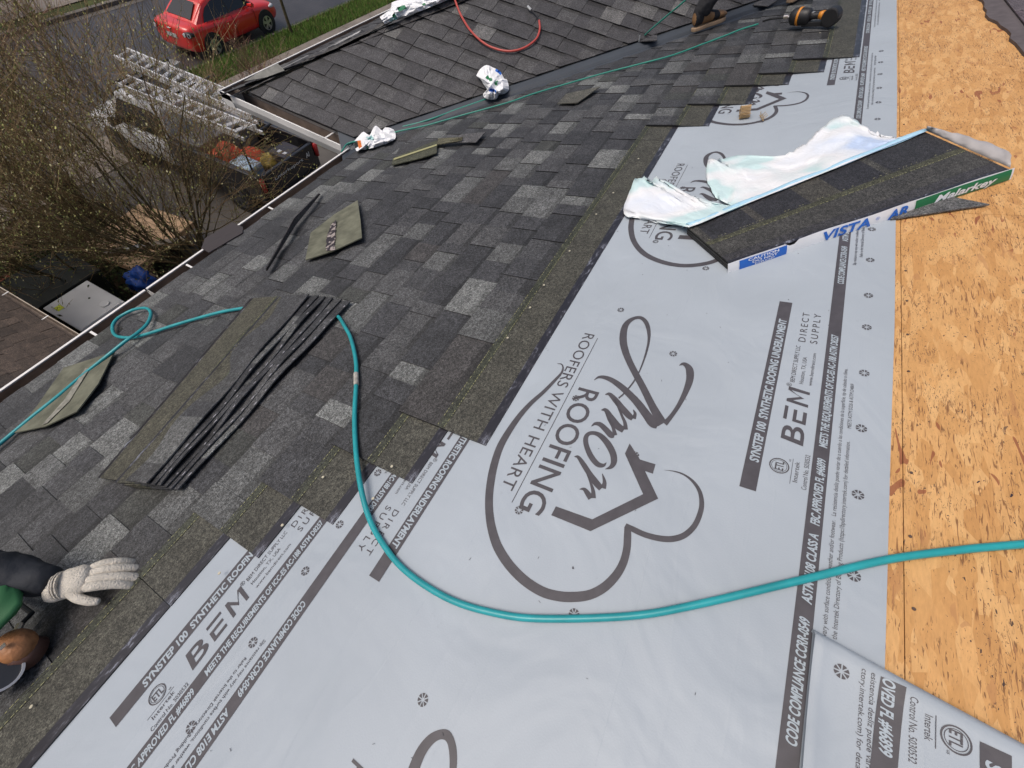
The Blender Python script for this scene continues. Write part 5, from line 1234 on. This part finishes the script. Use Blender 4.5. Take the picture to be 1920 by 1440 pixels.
# ====================================================================== DOWN ON THE GROUND
RED = mat('red_car_paint', (.68, .024, .018), .28, .5, coat=.6); GLASS = mat('tinted_glass', (.012, .013, .016), .08, .6); TYRE = mat('tyre', (.02, .02, .02), .8); RIM = mat('alloy', (.55, .55, .56), .3, .5, metal=.8)
WHP = mat('white_car_paint', (.70, .71, .72), .3, .5, coat=.5); BLP = mat('black_car_paint', (.02, .02, .024), .25, .5, coat=.5); LENS = mat('lamp_lens', (.45, .03, .03), .15, .6); CLEAR = mat('clear_lens', (.6, .6, .62), .1, .6); SEAM = mat('door_seam', (.05, .01, .01), .6); BPL = mat('black_plastic', (.02, .02, .022), .6)
def rotT(o, ang, k=1.0):
    c, s = math.cos(ang), math.sin(ang); o = np.array(o, float)
    return lambda x, y, z: o + k * np.array([c * x - s * y, s * x + c * y, z])
def loft(stations, T, k=None):
    """stations: (x, [(halfwidth, z), ...]) from bottom centre round to top centre; mirrored"""
    b = MB(); n = len(stations[0][1]); vs = []
    for x, pr_ in stations:
        for w, z in pr_: vs.append(T(x, -w, z))
        for w, z in pr_[::-1][1:-1]: vs.append(T(x, w, z))
    m_ = 2 * n - 2
    fs = [(i * m_ + k_, i * m_ + (k_ + 1) % m_, (i + 1) * m_ + (k_ + 1) % m_, (i + 1) * m_ + k_) for i in range(len(stations) - 1) for k_ in range(m_)]
    fs += [tuple(range(m_))[::-1], tuple((len(stations) - 1) * m_ + q for q in range(m_))]
    return b.add(vs, fs)
def wheel(t, T, x, y, r, side, spokes=5, w=.2, rm=None):
    ax = np.array(T(0, side, 0)) - np.array(T(0, 0, 0)); c = np.array(T(x, y, r))
    sk = np.linalg.norm(ax); ax = ax / sk; r = r * sk; b = MB(); b.tube([c - ax * w, c - ax * .02, c], [r, r, r * .94], 30); wh = part('wheel', b, TYRE, t)
    b = MB(); b.disc(c, ax, r * .60, r * .68, .012, 30)
    fx = np.array(T(1, 0, 0)) - np.array(T(0, 0, 0)); up = np.array([0, 0, 1.])
    for q in range(spokes):
        a = 2 * math.pi * q / spokes + .3; d_ = fx * math.cos(a) + up * math.sin(a); e = np.cross(ax, d_)
        b.add([c + ax * .010 + d_ * r * .1 + e * .03, c + ax * .010 + d_ * r * .1 - e * .03, c + ax * .010 + d_ * r * .64 - e * .055, c + ax * .010 + d_ * r * .64 + e * .055], [(0, 1, 2, 3)])
    b.disc(c, ax, 0.001, r * .2, .014, 16); part('rim', b, rm or RIM, wh)
    b = MB(); b.disc(c, ax, 0.001, r * .62, .003, 24); part('brake_shadow', b, BPL, wh)
def car_pt(lst): return lst
def build_sedan():
    c0 = np.array([11.67, 16.92, -.086]); T = rotT(c0, math.radians(3.2), .93); t = thing('parked_car', c0, 'red sedan with dark windows and silver alloy wheels parked by the kerb', 'car')
    # lower body, x from tail (-2.25) to nose (2.2)
    def ring(w, zb, zs, zt, crown): return [(0, zb), (w * .86, zb), (w * .96, zb + .10), (w, zs), (w * .985, zt - .14), (w * .90, zt - .015), (w * .6, zt + crown * .7), (0, zt + crown)]
    S = [(-2.10, ring(.66, .34, .52, .84, .05)), (-2.04, ring(.79, .27, .52, .95, .04)), (-1.88, ring(.85, .22, .52, .985, .02)), (-1.6, ring(.885, .20, .54, .99, .01)), (-1.0, ring(.89, .20, .55, .955, .0)), (0, ring(.89, .20, .55, .93, 0)), (.8, ring(.89, .20, .54, .92, .0)), (1.1, ring(.885, .20, .54, .91, .03)), (1.6, ring(.875, .22, .52, .84, .06)), (2.0, ring(.82, .25, .50, .74, .05)), (2.18, ring(.66, .30, .48, .64, .04)), (2.24, ring(.5, .34, .46, .58, .02))]
    o = part('body', loft(S, T), RED, t, smooth=True); mods(o, sub=2)
    cab = [(-1.62, .74, .97, .62, .975), (-1.0, .78, .94, .575, 1.36), (-.75, .78, .93, .57, 1.43), (-.1, .79, .92, .575, 1.46), (.35, .79, .92, .565, 1.42), (1.12, .76, .90, .66, .93)]
    b = MB(); vs = []
    for x, wb, zb, wt, zt in cab: vs += [T(x, -wb, zb - .04), T(x, -(wb * .98), zb + .0), T(x, -wt, zt), T(x, -wt * .5, zt + .025), T(x, wt * .5, zt + .025), T(x, wt, zt), T(x, wb * .98, zb), T(x, wb, zb - .04)]
    fs = [(i * 8 + k_, i * 8 + k_ + 1, (i + 1) * 8 + k_ + 1, (i + 1) * 8 + k_) for i in range(len(cab) - 1) for k_ in range(7)] + [tuple(range(8))[::-1], tuple(40 + q for q in range(8))]
    b.add(vs, fs); o = part('roof', b, RED, t); mods(o, bevel=.05)
    def side(s_):
        w = lambda z: (.787 - (z - .94) * .455) * s_ + .012 * s_
        top = [(-1.28, .985), (-1.15, 1.13), (-.95, 1.26), (-.6, 1.36), (-.1, 1.395), (.28, 1.36), (.62, 1.20), (.93, .985)]
        b = MB(); n_ = len(top); vs = [T(x, w(z), z) for x, z in top] + [T(x, w(.965), .965) for x, z in top]
        b.add(vs, [(i, i + 1, n_ + i + 1, n_ + i) for i in range(n_ - 1)]); g_ = part('side_window', b, GLASS, t); mods(g_, solid=.006)
        b = MB(); b.add([T(-.17, w(.965) + .004 * s_, .965), T(-.10, w(.965) + .004 * s_, .965), T(-.12, w(1.39) + .004 * s_, 1.39), T(-.17, w(1.39) + .004 * s_, 1.39)], [(0, 1, 2, 3)]); part('pillar', b, BPL, g_)
        for xs_ in ((-.98, -.14), (-.14, .86)):
            b = MB(); yy = .898 * s_
            for x in xs_: b.tube([T(x, yy * .98, .36), T(x, yy, .55), T(x, yy * .985, .78), T(x, yy * .93, .9)], .006, 4)
            part('door', b, SEAM, t)
        b = MB()
        for x in (-.3, .55): b.tube([T(x - .22, .902 * s_, .80), T(x - .06, .902 * s_, .80)], .014, 6)
        part('door_handle', b, RED, t)
        b = MB(); b.tube([T(.76, .80 * s_, .97), T(.80, 1.0 * s_, 1.0)], [.04, .07], 8); part('mirror', b, RED, t)
    side(-1); side(1)
    b = MB(); b.add([T(-1.55, -.52, 1.02), T(-1.55, .52, 1.02), T(-1.07, .41, 1.345), T(-1.07, -.41, 1.345)], [(0, 1, 2, 3)]); 
    b.v = [tuple(np.array(p) + np.array([-.012, 0, .030])) for p in b.v]; mods(part('rear_window', b, GLASS, t), solid=.006)
    b = MB(); b.add([T(1.10, -.60, .965), T(1.10, .60, .965), T(.46, .50, 1.415), T(.46, -.50, 1.415)], [(0, 1, 2, 3)]); b.v = [tuple(np.array(p) + np.array([0, 0, .02])) for p in b.v]; mods(part('windscreen', b, GLASS, t), solid=.006)
    for s_ in (-1, 1):
        b = MB(); b.tube([T(-2.07, .60 * s_, .80), T(-2.03, .76 * s_, .80), T(-1.90, .85 * s_, .80)], [.06, .085, .04], 10); tl = part('tail_light', b, BPL, t, smooth=True)
        b = MB(); b.tube([T(-2.10, .64 * s_, .80), T(-2.14, .64 * s_, .80)], .05, 12); b.tube([T(-2.03, .76 * s_, .80), T(-2.09, .80 * s_, .80)], .055, 12); part('lens', b, CLEAR, tl)
        b = MB(); b.tube([T(2.02, .55 * s_, .66), T(1.92, .74 * s_, .68), T(1.70, .85 * s_, .72)], [.05, .07, .03], 8); part('headlight', b, CLEAR, t, smooth=True)
        for x in (-1.32, 1.32):
            b = MB(); ax = np.array(T(0, s_, 0)) - np.array(T(0, 0, 0)); b.disc(T(x, .865 * s_, .32), ax, .02, .375, .03, 34); part('wheel_arch', b, BPL, t); wheel(t, T, x, .905 * s_, .322, s_)
    b = MB(); b.box((-2.125, -.22, .62), (-2.115, .22, .74), T=T); part('number_plate', b, mat('plate', (.5, .5, .48), .5), t)
    b = MB(); b.tube([T(-2.10, .07, .86), T(-2.115, 0, .87), T(-2.10, -.07, .86)], .02, 6); part('badge', b, RIM, t)
    b = MB(); b.tube([T(-.75, 0, 1.47), T(-.95, 0, 1.53)], [.012, .005], 6); part('aerial', b, BPL, t)
build_sedan()

# pickup with a ladder rack
PT0 = np.array([6.02, 11.15, .0]); PA = math.radians(92.5)
TT = rotT(PT0, PA)      # x forward (towards the street)
pt = thing('pickup_truck', PT0, 'white pickup with black load bed and ladder rack behind the bare tree', 'pickup truck')
def ring(w, zb, zs, zt, crown): return [(0, zb), (w * .9, zb), (w * .98, zb + .12), (w, zs), (w * .99, zt - .18), (w * .93, zt - .01), (w * .6, zt + crown * .7), (0, zt + crown)]
S = [(.05, ring(.96, .40, .72, 1.12, 0)), (.2, ring(.97, .40, .72, 1.13, 0)), (1.5, ring(.97, .40, .72, 1.12, 0)), (1.7, ring(.96, .40, .72, 1.11, .05)), (2.3, ring(.95, .42, .70, 1.05, .07)), (2.72, ring(.90, .45, .68, .98, .04)), (2.9, ring(.78, .48, .66, .86, .02))]
o = part('body', loft(S, TT), WHP, pt, smooth=True); mods(o, sub=2)
b = MB(); vs = []
cab = [(-.02, .86, 1.08, .72, 1.70), (.2, .88, 1.08, .74, 1.80), (1.0, .88, 1.08, .75, 1.83), (1.25, .88, 1.08, .74, 1.78), (1.85, .86, 1.06, .80, 1.12)]
for x, wb, zb, wt, zt in cab: vs += [TT(x, -wb, zb - .04), TT(x, -wb * .99, zb), TT(x, -wt, zt), TT(x, -wt * .5, zt + .03), TT(x, wt * .5, zt + .03), TT(x, wt, zt), TT(x, wb * .99, zb), TT(x, wb, zb - .04)]
b.add(vs, [(i * 8 + k_, i * 8 + k_ + 1, (i + 1) * 8 + k_ + 1, (i + 1) * 8 + k_) for i in range(4) for k_ in range(7)] + [tuple(range(8))[::-1], tuple(32 + q for q in range(8))])
o = part('cab', b, WHP, pt, smooth=True); mods(o, sub=1, bevel=.03)
b = MB(); b.add([TT(1.84, -.74, 1.16), TT(1.84, .74, 1.16), TT(1.27, .66, 1.77), TT(1.27, -.66, 1.77)], [(0, 1, 2, 3)]); b.v = [(x, y, z + .03) for x, y, z in b.v]; mods(part('windscreen', b, GLASS, pt), solid=.006)
b = MB(); b.box((.38, -.62, 1.865), (1.12, .62, 1.872), T=TT); part('roof_glass', b, GLASS, pt)
for s_ in (-1, 1):
    b = MB(); b.add([TT(.12, .885 * s_, 1.16), TT(1.62, .885 * s_, 1.16), TT(1.2, .78 * s_, 1.68), TT(.16, .78 * s_, 1.68)], [(0, 1, 2, 3)]); mods(part('side_window', b, GLASS, pt), solid=.01)
    b = MB(); b.tube([TT(1.35, .92 * s_, 1.2), TT(1.38, 1.14 * s_, 1.25)], [.05, .11], 8); part('mirror', b, BPL, pt)
    for x in (-1.7, 1.95):
        b = MB(); ax = np.array(TT(0, s_, 0)) - np.array(TT(0, 0, 0)); b.disc(TT(x, .945 * s_, .42), ax, .02, .46, .03, 30); part('wheel_arch', b, BPL, pt); wheel(pt, TT, x, .985 * s_, .40, s_, 6, .26, mat('dark_rim', (.07, .07, .075), .5))
    b = MB(); b.box((-2.62, min(.82 * s_, .96 * s_), .55), (.0, max(.82 * s_, .96 * s_), 1.22), T=TT); mods(part('bed_side', b, BLP, pt), bevel=.025)
    b = MB(); b.tube([TT(-2.66, .90 * s_, .86), TT(-2.67, .90 * s_, 1.16)], .052, 8); part('tail_light', b, LENS, pt, smooth=True)
    b = MB(); b.tube([TT(2.86, .55 * s_, .80), TT(2.74, .84 * s_, .84)], .07, 8); part('headlight', b, CLEAR, pt)
b = MB(); b.box((-2.6, -.82, .55), (0, .82, .62), T=TT); part('bed_floor', b, BPL, pt)
b = MB(); b.box((-2.68, -.80, .60), (-2.60, .80, 1.22), T=TT); tg = mods(part('tailgate', b, BLP, pt), bevel=.015)
b = MB(); text_fit(b, 'Lmorkeport', lambda u, v, z: TT(-2.684, u, v), .55, -.40, .98, 1.05, 0, .01); text_fit(b, 'AI', lambda u, v, z: TT(-2.684, u, v), -.52, -.64, .98, 1.09, 0, .02); part('lettering', b, WHP, tg)
b = MB(); b.box((-2.86, -.92, .42), (-2.66, .92, .58), T=TT); mods(part('bumper', b, BPL, pt), bevel=.03)
b = MB(); b.box((2.86, -.8, .45), (3.0, .8, .62), T=TT); mods(part('bumper', b, BPL, pt), bevel=.03)
RACK = mat('rack_aluminium', (.55, .55, .56), .4, .5, metal=.4)
for x in (-2.5, -.1, 1.2):
    b = MB(); b.tube([TT(x, -.88, 1.2), TT(x, -.86, 1.93), TT(x, .86, 1.93), TT(x, .88, 1.2)] if x < 1 else [TT(x, -.80, 1.75), TT(x, -.80, 1.93), TT(x, .80, 1.93), TT(x, .80, 1.75)], .025, 8); part('rack_bar', b, BLP, pt)
# loads in the bed
def bag(x, y, z, r, m, label, cat, name, seed):
    c = np.array(TT(x, y, z)); t = thing(name, c - np.array([0, 0, r]), label, cat); bm = bmesh.new(); bmesh.ops.create_icosphere(bm, subdivisions=4, radius=r); b = MB()
    vs = [tuple(c + np.array(v.co) * (1 + .35 * mnoise.noise(v.co * (2.2 / r) * .6 + Vector((seed, 0, 0)))) * np.array([1.2, 1, .8])) for v in bm.verts]
    b.add(vs, [tuple(v.index for v in f.verts) for f in bm.faces]); bm.free(); part('cloth', b, m, t, smooth=True)
ORR = mat('orange_red_cloth', (.60, .07, .025), .6, nscale=5, namp=.2); YLW = mat('mustard_cloth', (.42, .30, .06), .6, nscale=7, namp=.4)
bag(-1.15, .42, .98, .30, ORR, 'orange red safety vest bundle in the truck bed, nearer the cab', 'bag', 'work_bag', 3)
bag(-1.60, .18, .94, .26, ORR, 'orange red bag in the truck bed, nearer the tailgate', 'bag', 'work_bag', 8)
bag(-1.95, .02, .90, .20, YLW, 'mustard and yellow work gear heap in the truck bed', 'bag', 'work_bag', 12)
t = thing('cool_box', TT(-2.2, -.25, .62), 'dark cool box with white stickers in the truck bed by the tailgate', 'box'); b = MB(); b.box((-2.45, -.62, .62), (-1.98, -.08, 1.12), T=TT); mods(part('case', b, mat('dark_case', (.05, .045, .055), .5), t), bevel=.02)
b = MB(); b.box((-2.38, -.28, 1.121), (-2.30, -.18, 1.124), T=TT); part('sticker', b, WHP, t)
b = MB(); b.box((-2.22, -.28, 1.121), (-2.14, -.18, 1.124), T=TT); part('sticker', b, WHP, t)
t = thing('tool_chest', TT(-.5, 0, .62), 'grey tool chest across the truck bed behind the cab', 'tool chest'); b = MB(); b.box((-.85, -.80, .62), (-.15, .80, 1.25), T=TT); mods(part('case', b, mat('grey_case', (.16, .16, .17), .4, nscale=3, namp=.2), t), bevel=.02)
t = thing('tarpaulin', TT(-2.0, .55, .62), 'pale blue folded tarpaulin at the side of the truck bed', 'tarpaulin'); b = MB(); b.box((-2.2, .35, .62), (-1.6, .78, 1.16), T=TT); mods(part('cloth', b, mat('pale_tarp', (.35, .45, .55), .5, nscale=6, namp=.3), t), bevel=.06)
LADM = mat('ladder_aluminium', (.80, .79, .78), .35, .5, metal=.25)
def ladder(P0, P1, Q0, Q1, z, label):
    P0, P1, Q0, Q1 = [np.array(gp(*p, z)) for p in (P0, P1, Q0, Q1)]; t = thing('ladder', P0, label, 'ladder', 'ladders on the truck rack'); up = np.array([0, 0, 1.])
    side = (Q0 - P0); side = side / np.linalg.norm(side)
    def rail(a, c, zz):
        d = c - a; L_ = np.linalg.norm(d); d = d / L_; s_ = np.array([d[1], -d[0], 0]); T = lambda x, y, z_: a + d * x + s_ * y + up * (z_ + zz)
        b = MB(); b.box((0, -.014, -.035), (L_, .014, .035), T=T); b.box((0, -.02, .030), (L_, .02, .036), T=T); part('rail', b, LADM, t)
    rail(P0, P1, 0); rail(Q0, Q1, 0); rail(P0 + (P1 - P0) * .05, P1 + (P1 - P0) * .04, -.085); rail(Q0 + (Q1 - Q0) * .05, Q1 + (Q1 - Q0) * .04, -.085)
    n = int(np.linalg.norm(P1 - P0) / .14)
    for q in range(n):
        f = (q + .4) / n; zz = up * (-.05 if q % 2 else 0); b = MB(); b.tube([P0 + (P1 - P0) * f + zz, Q0 + (Q1 - Q0) * f + zz], .022, 6); part('rung', b, LADM, t)
ladder((215, 106), (470, 218), (239, 93), (492, 196), 2.12, 'long aluminium extension ladder on the truck rack, nearest the red car')
ladder((219, 157), (445, 250), (240, 144), (480, 238), 2.06, 'shorter aluminium extension ladder on the truck rack, the one further from the red car')
# small grey panel by the kerb beyond the ladder
pc = gp(340, 150, .3); t = thing('utility_box', gp(322, 122, .55) * np.array([1, 1, 0]), 'small grey utility box with a round mark beside the ladders', 'utility box'); b = MB(); pc = gp(322, 122, .55); T = rotT((pc[0], pc[1], -.03), .2)
b.box((0, 0, 0), (.36, .34, .55), T=T); mods(part('cabinet', b, mat('grey_cabinet', (.34, .34, .34), .5, nscale=5, namp=.15), t), bevel=.02)
b = MB(); b.disc(T(.18, .17, .552), (0, 0, 1), .10, .125, .004, 24); b.disc(T(.18, .17, .552), (0, 0, 1), .04, .06, .004, 20); part('round_mark', b, mat('mark', (.2, .2, .2), .6), t)

# boards, tarpaulin and bins in the front bed
bs_o = (2.35, 8.75, 0); BA = math.radians(8); T = rotT((2.0, 8.85, .0), BA)
t = thing('board_stack', (3.0, 9.5, 0), 'low stack of pale chipboard sheets on blocks under the bare tree', 'board stack')
OSB2 = mat('pale_chipboard', (.66, .44, .26), .7, nscale=16, namp=.14)
for i in range(6):
    b = MB(); j = rnd.uniform(-.02, .02); b.box((.30 + j, .35 + j, .35 + i * .022), (1.95 + j, 1.75 + j, .37 + i * .022), T=T); part('board', b, OSB2, t)
for x in (.5, 1.6): b = MB(); b.box((x, .4, 0), (x + .1, 1.7, .35), T=T); part('block', b, mat('timber', (.22, .15, .09), .8), t)
t = thing('plank', (2.6, 9.2, .5), 'long pale plank with a grey label resting slanted across the board stack', 'plank'); b = MB(); T2 = rotT((2.15, 9.95, .52), math.radians(-38)); b.box((0, 0, 0), (1.5, .14, .035), T=T2); part('timber', b, mat('grey_timber', (.30, .25, .20), .7, nscale=10, namp=.2), t)
b = MB(); b.box((.4, .02, .036), (.75, .12, .038), T=T2); part('label', b, WHP, t)
t = thing('tarpaulin', (2.15, 8.95, 0), 'bright blue bundled tarpaulin lying beside the board stack', 'tarpaulin'); BT = mat('blue_tarp', (.02, .09, .42), .45, nscale=6, namp=.2)
bm = bmesh.new(); bmesh.ops.create_icosphere(bm, subdivisions=4, radius=1); b = MB()
vs = [tuple(np.array([2.12, 8.93, .45]) + np.array([v.co.x * .22, v.co.y * .26, v.co.z * .22]) * (1 + .5 * mnoise.noise(v.co * 1.8) + .15 * mnoise.noise(v.co * 6))) for v in bm.verts]; b.add(vs, [tuple(v.index for v in f.verts) for f in bm.faces]); bm.free(); part('sheet', b, BT, t, smooth=True)
b = MB(); b.box((1.85, 8.7, 0), (2.4, 9.15, .3)); part('box', b, mat('cardboard', (.20, .14, .09), .8), t)
# bins
def bin_(x0, y0, w, d_, h, body, lid, label, rot=0, tagc=None):
    T = rotT((x0, y0, 0), rot); t = thing('wheeled_bin', (x0, y0, 0), label, 'bin')
    b = MB(); b.add([T(.04, .04, .08), T(w - .04, .04, .08), T(w - .04, d_ - .04, .08), T(.04, d_ - .04, .08), T(0, 0, h), T(w, 0, h), T(w, d_, h), T(0, d_, h)], [(3, 2, 1, 0), (4, 5, 6, 7), (0, 1, 5, 4), (1, 2, 6, 5), (2, 3, 7, 6), (3, 0, 4, 7)]); mods(part('body', b, body, t), bevel=.02)
    b = MB(); b.box((-.03, -.03, h + .002), (w + .03, d_ + .03, h + .05), T=T); l_ = mods(part('lid', b, lid, t), bevel=.015)
    b = MB(); b.box((0.02, -.02, h + .051), (w - .02, w * .12, h + .058), T=T); part('lid_rib', b, lid, l_)
    b = MB(); b.tube([T(.08, d_ + .05, h), T(w - .08, d_ + .05, h)], .018, 8); part('handle', b, body, t)
    for x in (.05, w - .05): b = MB(); b.tube([T(x - .03, d_ - .05, .1), T(x + .03, d_ - .05, .1)], .1, 14); part('wheel', b, TYRE, t)
    if tagc: b = MB(); b.box((w * .08, d_ * .72, h + .052), (w * .22, d_ * .86, h + .056), T=T); part('sticker', b, tagc, l_)
    return t
GL = mat('grey_lid', (.62, .63, .64), .45, nscale=3, namp=.08); DKB = mat('dark_bin', (.012, .016, .014), .5, .4, nscale=4, namp=.3)
tb = bin_(.66, 7.82, .72, .86, 1.12, DKB, GL, 'large dark bin with a pale grey lid and yellow sticker by the low porch gutter', .0, mat('yellow_sticker', (.65, .72, .05), .5))
b = MB(); b.tube([(1.20, 7.98, 1.175), (1.20, 7.98, 1.195)], .07, 16); part('cap', b, WHP, tb)
bin_(.55, 8.95, 1.15, 1.0, 1.0, DKB, DKB, 'wide black green bin standing beyond the grey lidded bin')
bin_(2.6, 11.9, .6, .7, 1.0, DKB, mat('worn_black_lid', (.06, .06, .065), .5), 'black wheeled bin standing alone among the bare twigs')
t = thing('garden_hose', (.35, 9.9, .9), 'orange red coil of line beside the black bin at the left edge', 'hose'); b = MB(); c_ = gp(18, 530, .9)
b.tube([c_ + np.array([.09 * math.cos(a), .06 * math.sin(a), .012 * a]) for a in np.linspace(0, 12, 60)], .012, 6); part('coil', b, mat('orange_line', (.5, .13, .08), .5), t)
b = MB(); b.tube([c_ - np.array([0, 0, .9]), c_ - np.array([0, 0, .02])], .03, 8); part('post', b, BPL, t)

# trees -------------------------------------------------------------------
BARK = mat('mossy_bark', (.11, .09, .05), .9, .2, nscale=9, namp=.45, bump=.4)
def tree(base, H, spread, seed, nstem, label, twig_t, bud_t, nbud, cat='tree', lean=(0, 0), twr=.0042, group=None, lev=3, fans=(5, 6, 6), name='bare_tree', vert=.0):
    r = random.Random(seed); base = Vector(base); t = thing(name, base, label, cat, group)
    trunk = MB(); crown = MB(); buds = MB(); tips = []
    def branch(p, d, L, rad, level):
        n = 5 if level < 2 else 4; pts = [p.copy()]; rs = [rad]; q = p.copy(); dd = d.copy()
        for i in range(n):
            dd = (dd + Vector((r.gauss(0, .11), r.gauss(0, .11), r.gauss(0, .07) + .05 * (level > 0) + vert))).normalized(); q = q + dd * (L / n); pts.append(q.copy()); rs.append(rad * (1 - .75 * (i + 1) / n) if level < lev else rad * (1 - .6 * (i + 1) / n))
        mb_ = trunk if level <= 1 else crown; k = 6 if level <= 1 else 3
        if level <= 1: mb_.tube(pts, rs, k, cap=False)
        else:
            c = twig_t[0] if r.random() < .55 else twig_t[1]; g_ = r.uniform(.7, 1.3); mb_.tube(pts, rs, k, 0, tuple(x * g_ for x in c), cap=False)
        if level >= lev:
            tips.append(pts); return
        m_ = fans[level] if level < len(fans) else 5
        for i in range(m_):
            f = r.uniform(.25, 1.0) if level else r.uniform(.15, 1.0); j = min(int(f * n), n - 1); a = pts[j].lerp(pts[j + 1], f * n - j)
            ax = dd.orthogonal().normalized(); ax.rotate(Matrix.Rotation(r.uniform(0, 6.283), 3, dd)); ang = r.uniform(.30, .85)
            nd_ = (dd * math.cos(ang) + ax * math.sin(ang)).normalized()
            branch(a, nd_, L * r.uniform(.45, .72), max(rs[j] * r.uniform(.42, .62), twr), level + 1)
    for i in range(nstem):
        a = 6.283 * i / nstem + r.uniform(-.4, .4); sp_ = r.uniform(.15, 1) * spread
        d = Vector((math.cos(a) * sp_ + lean[0], math.sin(a) * sp_ + lean[1], 1)).normalized()
        branch(base + Vector((math.cos(a) * .08, math.sin(a) * .08, 0)), d, H * r.uniform(.55, .8), .035 * H / 4.5 * r.uniform(.7, 1.2), 0)
    for i in range(nbud):
        pts = r.choice(tips); f = r.uniform(0, .999) * (len(pts) - 1); j = int(f); c = pts[j].lerp(pts[j + 1], f - j) + Vector((r.gauss(0, .012), r.gauss(0, .012), r.gauss(0, .012)))
        s = r.uniform(.010, .026); u_ = Vector((r.gauss(0, 1), r.gauss(0, 1), r.gauss(0, 1))).normalized(); v_ = u_.orthogonal().normalized(); w_ = u_.cross(v_)
        tn = r.choice(bud_t); g_ = r.uniform(.7, 1.3); buds.add([c - v_ * s * .6, c + w_ * s * .45, c + v_ * s * 1.1, c - w_ * s * .45], [(0, 1, 2, 3)], 0, tuple(x * g_ for x in tn))
    part('trunk', trunk, BARK, t, smooth=True); part('crown', crown, TINT, t); 
    if nbud: part('buds', buds, TINT, t, kind='stuff')
    return len(tips)
TW = [(.22, .145, .075), (.17, .125, .055)]; TR = [(.24, .13, .095), (.19, .125, .085)]; BD = [(.40, .38, .14), (.30, .31, .10), (.50, .46, .26), (.22, .24, .08)]
tree((3.0, 8.2, 0), 4.6, .62, 11, 9, 'bare multi stemmed tree with yellow green buds in front of the truck', TW, BD, 16000, lean=(-.05, .12), fans=(8, 8, 7), twr=.0034)
tree((1.7, 9.6, 0), 4.0, .70, 23, 8, 'mossy bare shrub with many buds left of the board stack', TW, BD, 15000, cat='shrub', lean=(-.1, .15), fans=(7, 8, 8), twr=.0036, name='bare_shrub')
tree((3.0, 13.0, 0), 4.4, .55, 31, 8, 'reddish brown bare shrub between the driveway and the street', TR, BD, 5000, cat='shrub', fans=(7, 7, 7), twr=.0034, lean=(.0, .0), name='bare_shrub')
tree((.6, 12.3, 0), 4.3, .6, 37, 8, 'reddish bare shrub at the far left edge of the bed', TR, BD, 5000, cat='shrub', fans=(8, 8, 7), name='bare_shrub')
tree((8.9, 12.2, 0), 1.7, .9, 41, 9, 'low brown twiggy bush on the grass beside the wing gutter', TR, BD, 300, cat='bush', fans=(5, 6, 5), name='twiggy_bush', twr=.003)
tree((7.4, 23.0, 0), 2.2, .7, 43, 9, 'dark red bush beyond the far kerb at the top left', [(.16, .03, .03), (.10, .02, .025)], [(.20, .03, .04), (.14, .02, .03)], 5000, cat='bush', fans=(6, 6, 5), name='red_bush', twr=.006)
tree((13.2, 15.45, 0), 9.0, .04, 47, 1, 'slender street tree with one mossy trunk on the grass strip by the red car', TW, BD, 900, fans=(10, 6, 5), name='street_tree', lean=(.02, 0))
# low evergreen clump among the twigs, leaves at ground (stuff)
lf = MB(); lr = random.Random(77)
for i in range(9000):
    x = lr.gauss(1.5, .9); y = lr.gauss(10.4, .9); z = abs(lr.gauss(.3, .45))
    if x > 3.0: continue
    s = lr.uniform(.02, .045); a = Vector((lr.gauss(0, 1), lr.gauss(0, 1), lr.gauss(0, .6))).normalized(); b_ = a.orthogonal().normalized(); c = Vector((x, y, z)); g_ = lr.uniform(.6, 1.5)
    lf.add([c - a * s, c + b_ * s * .5, c + a * s, c - b_ * s * .5], [(0, 1, 2, 3)], 0, (.045 * g_, .06 * g_, .018 * g_))
part('ground_cover', lf, TINT, kind='stuff')
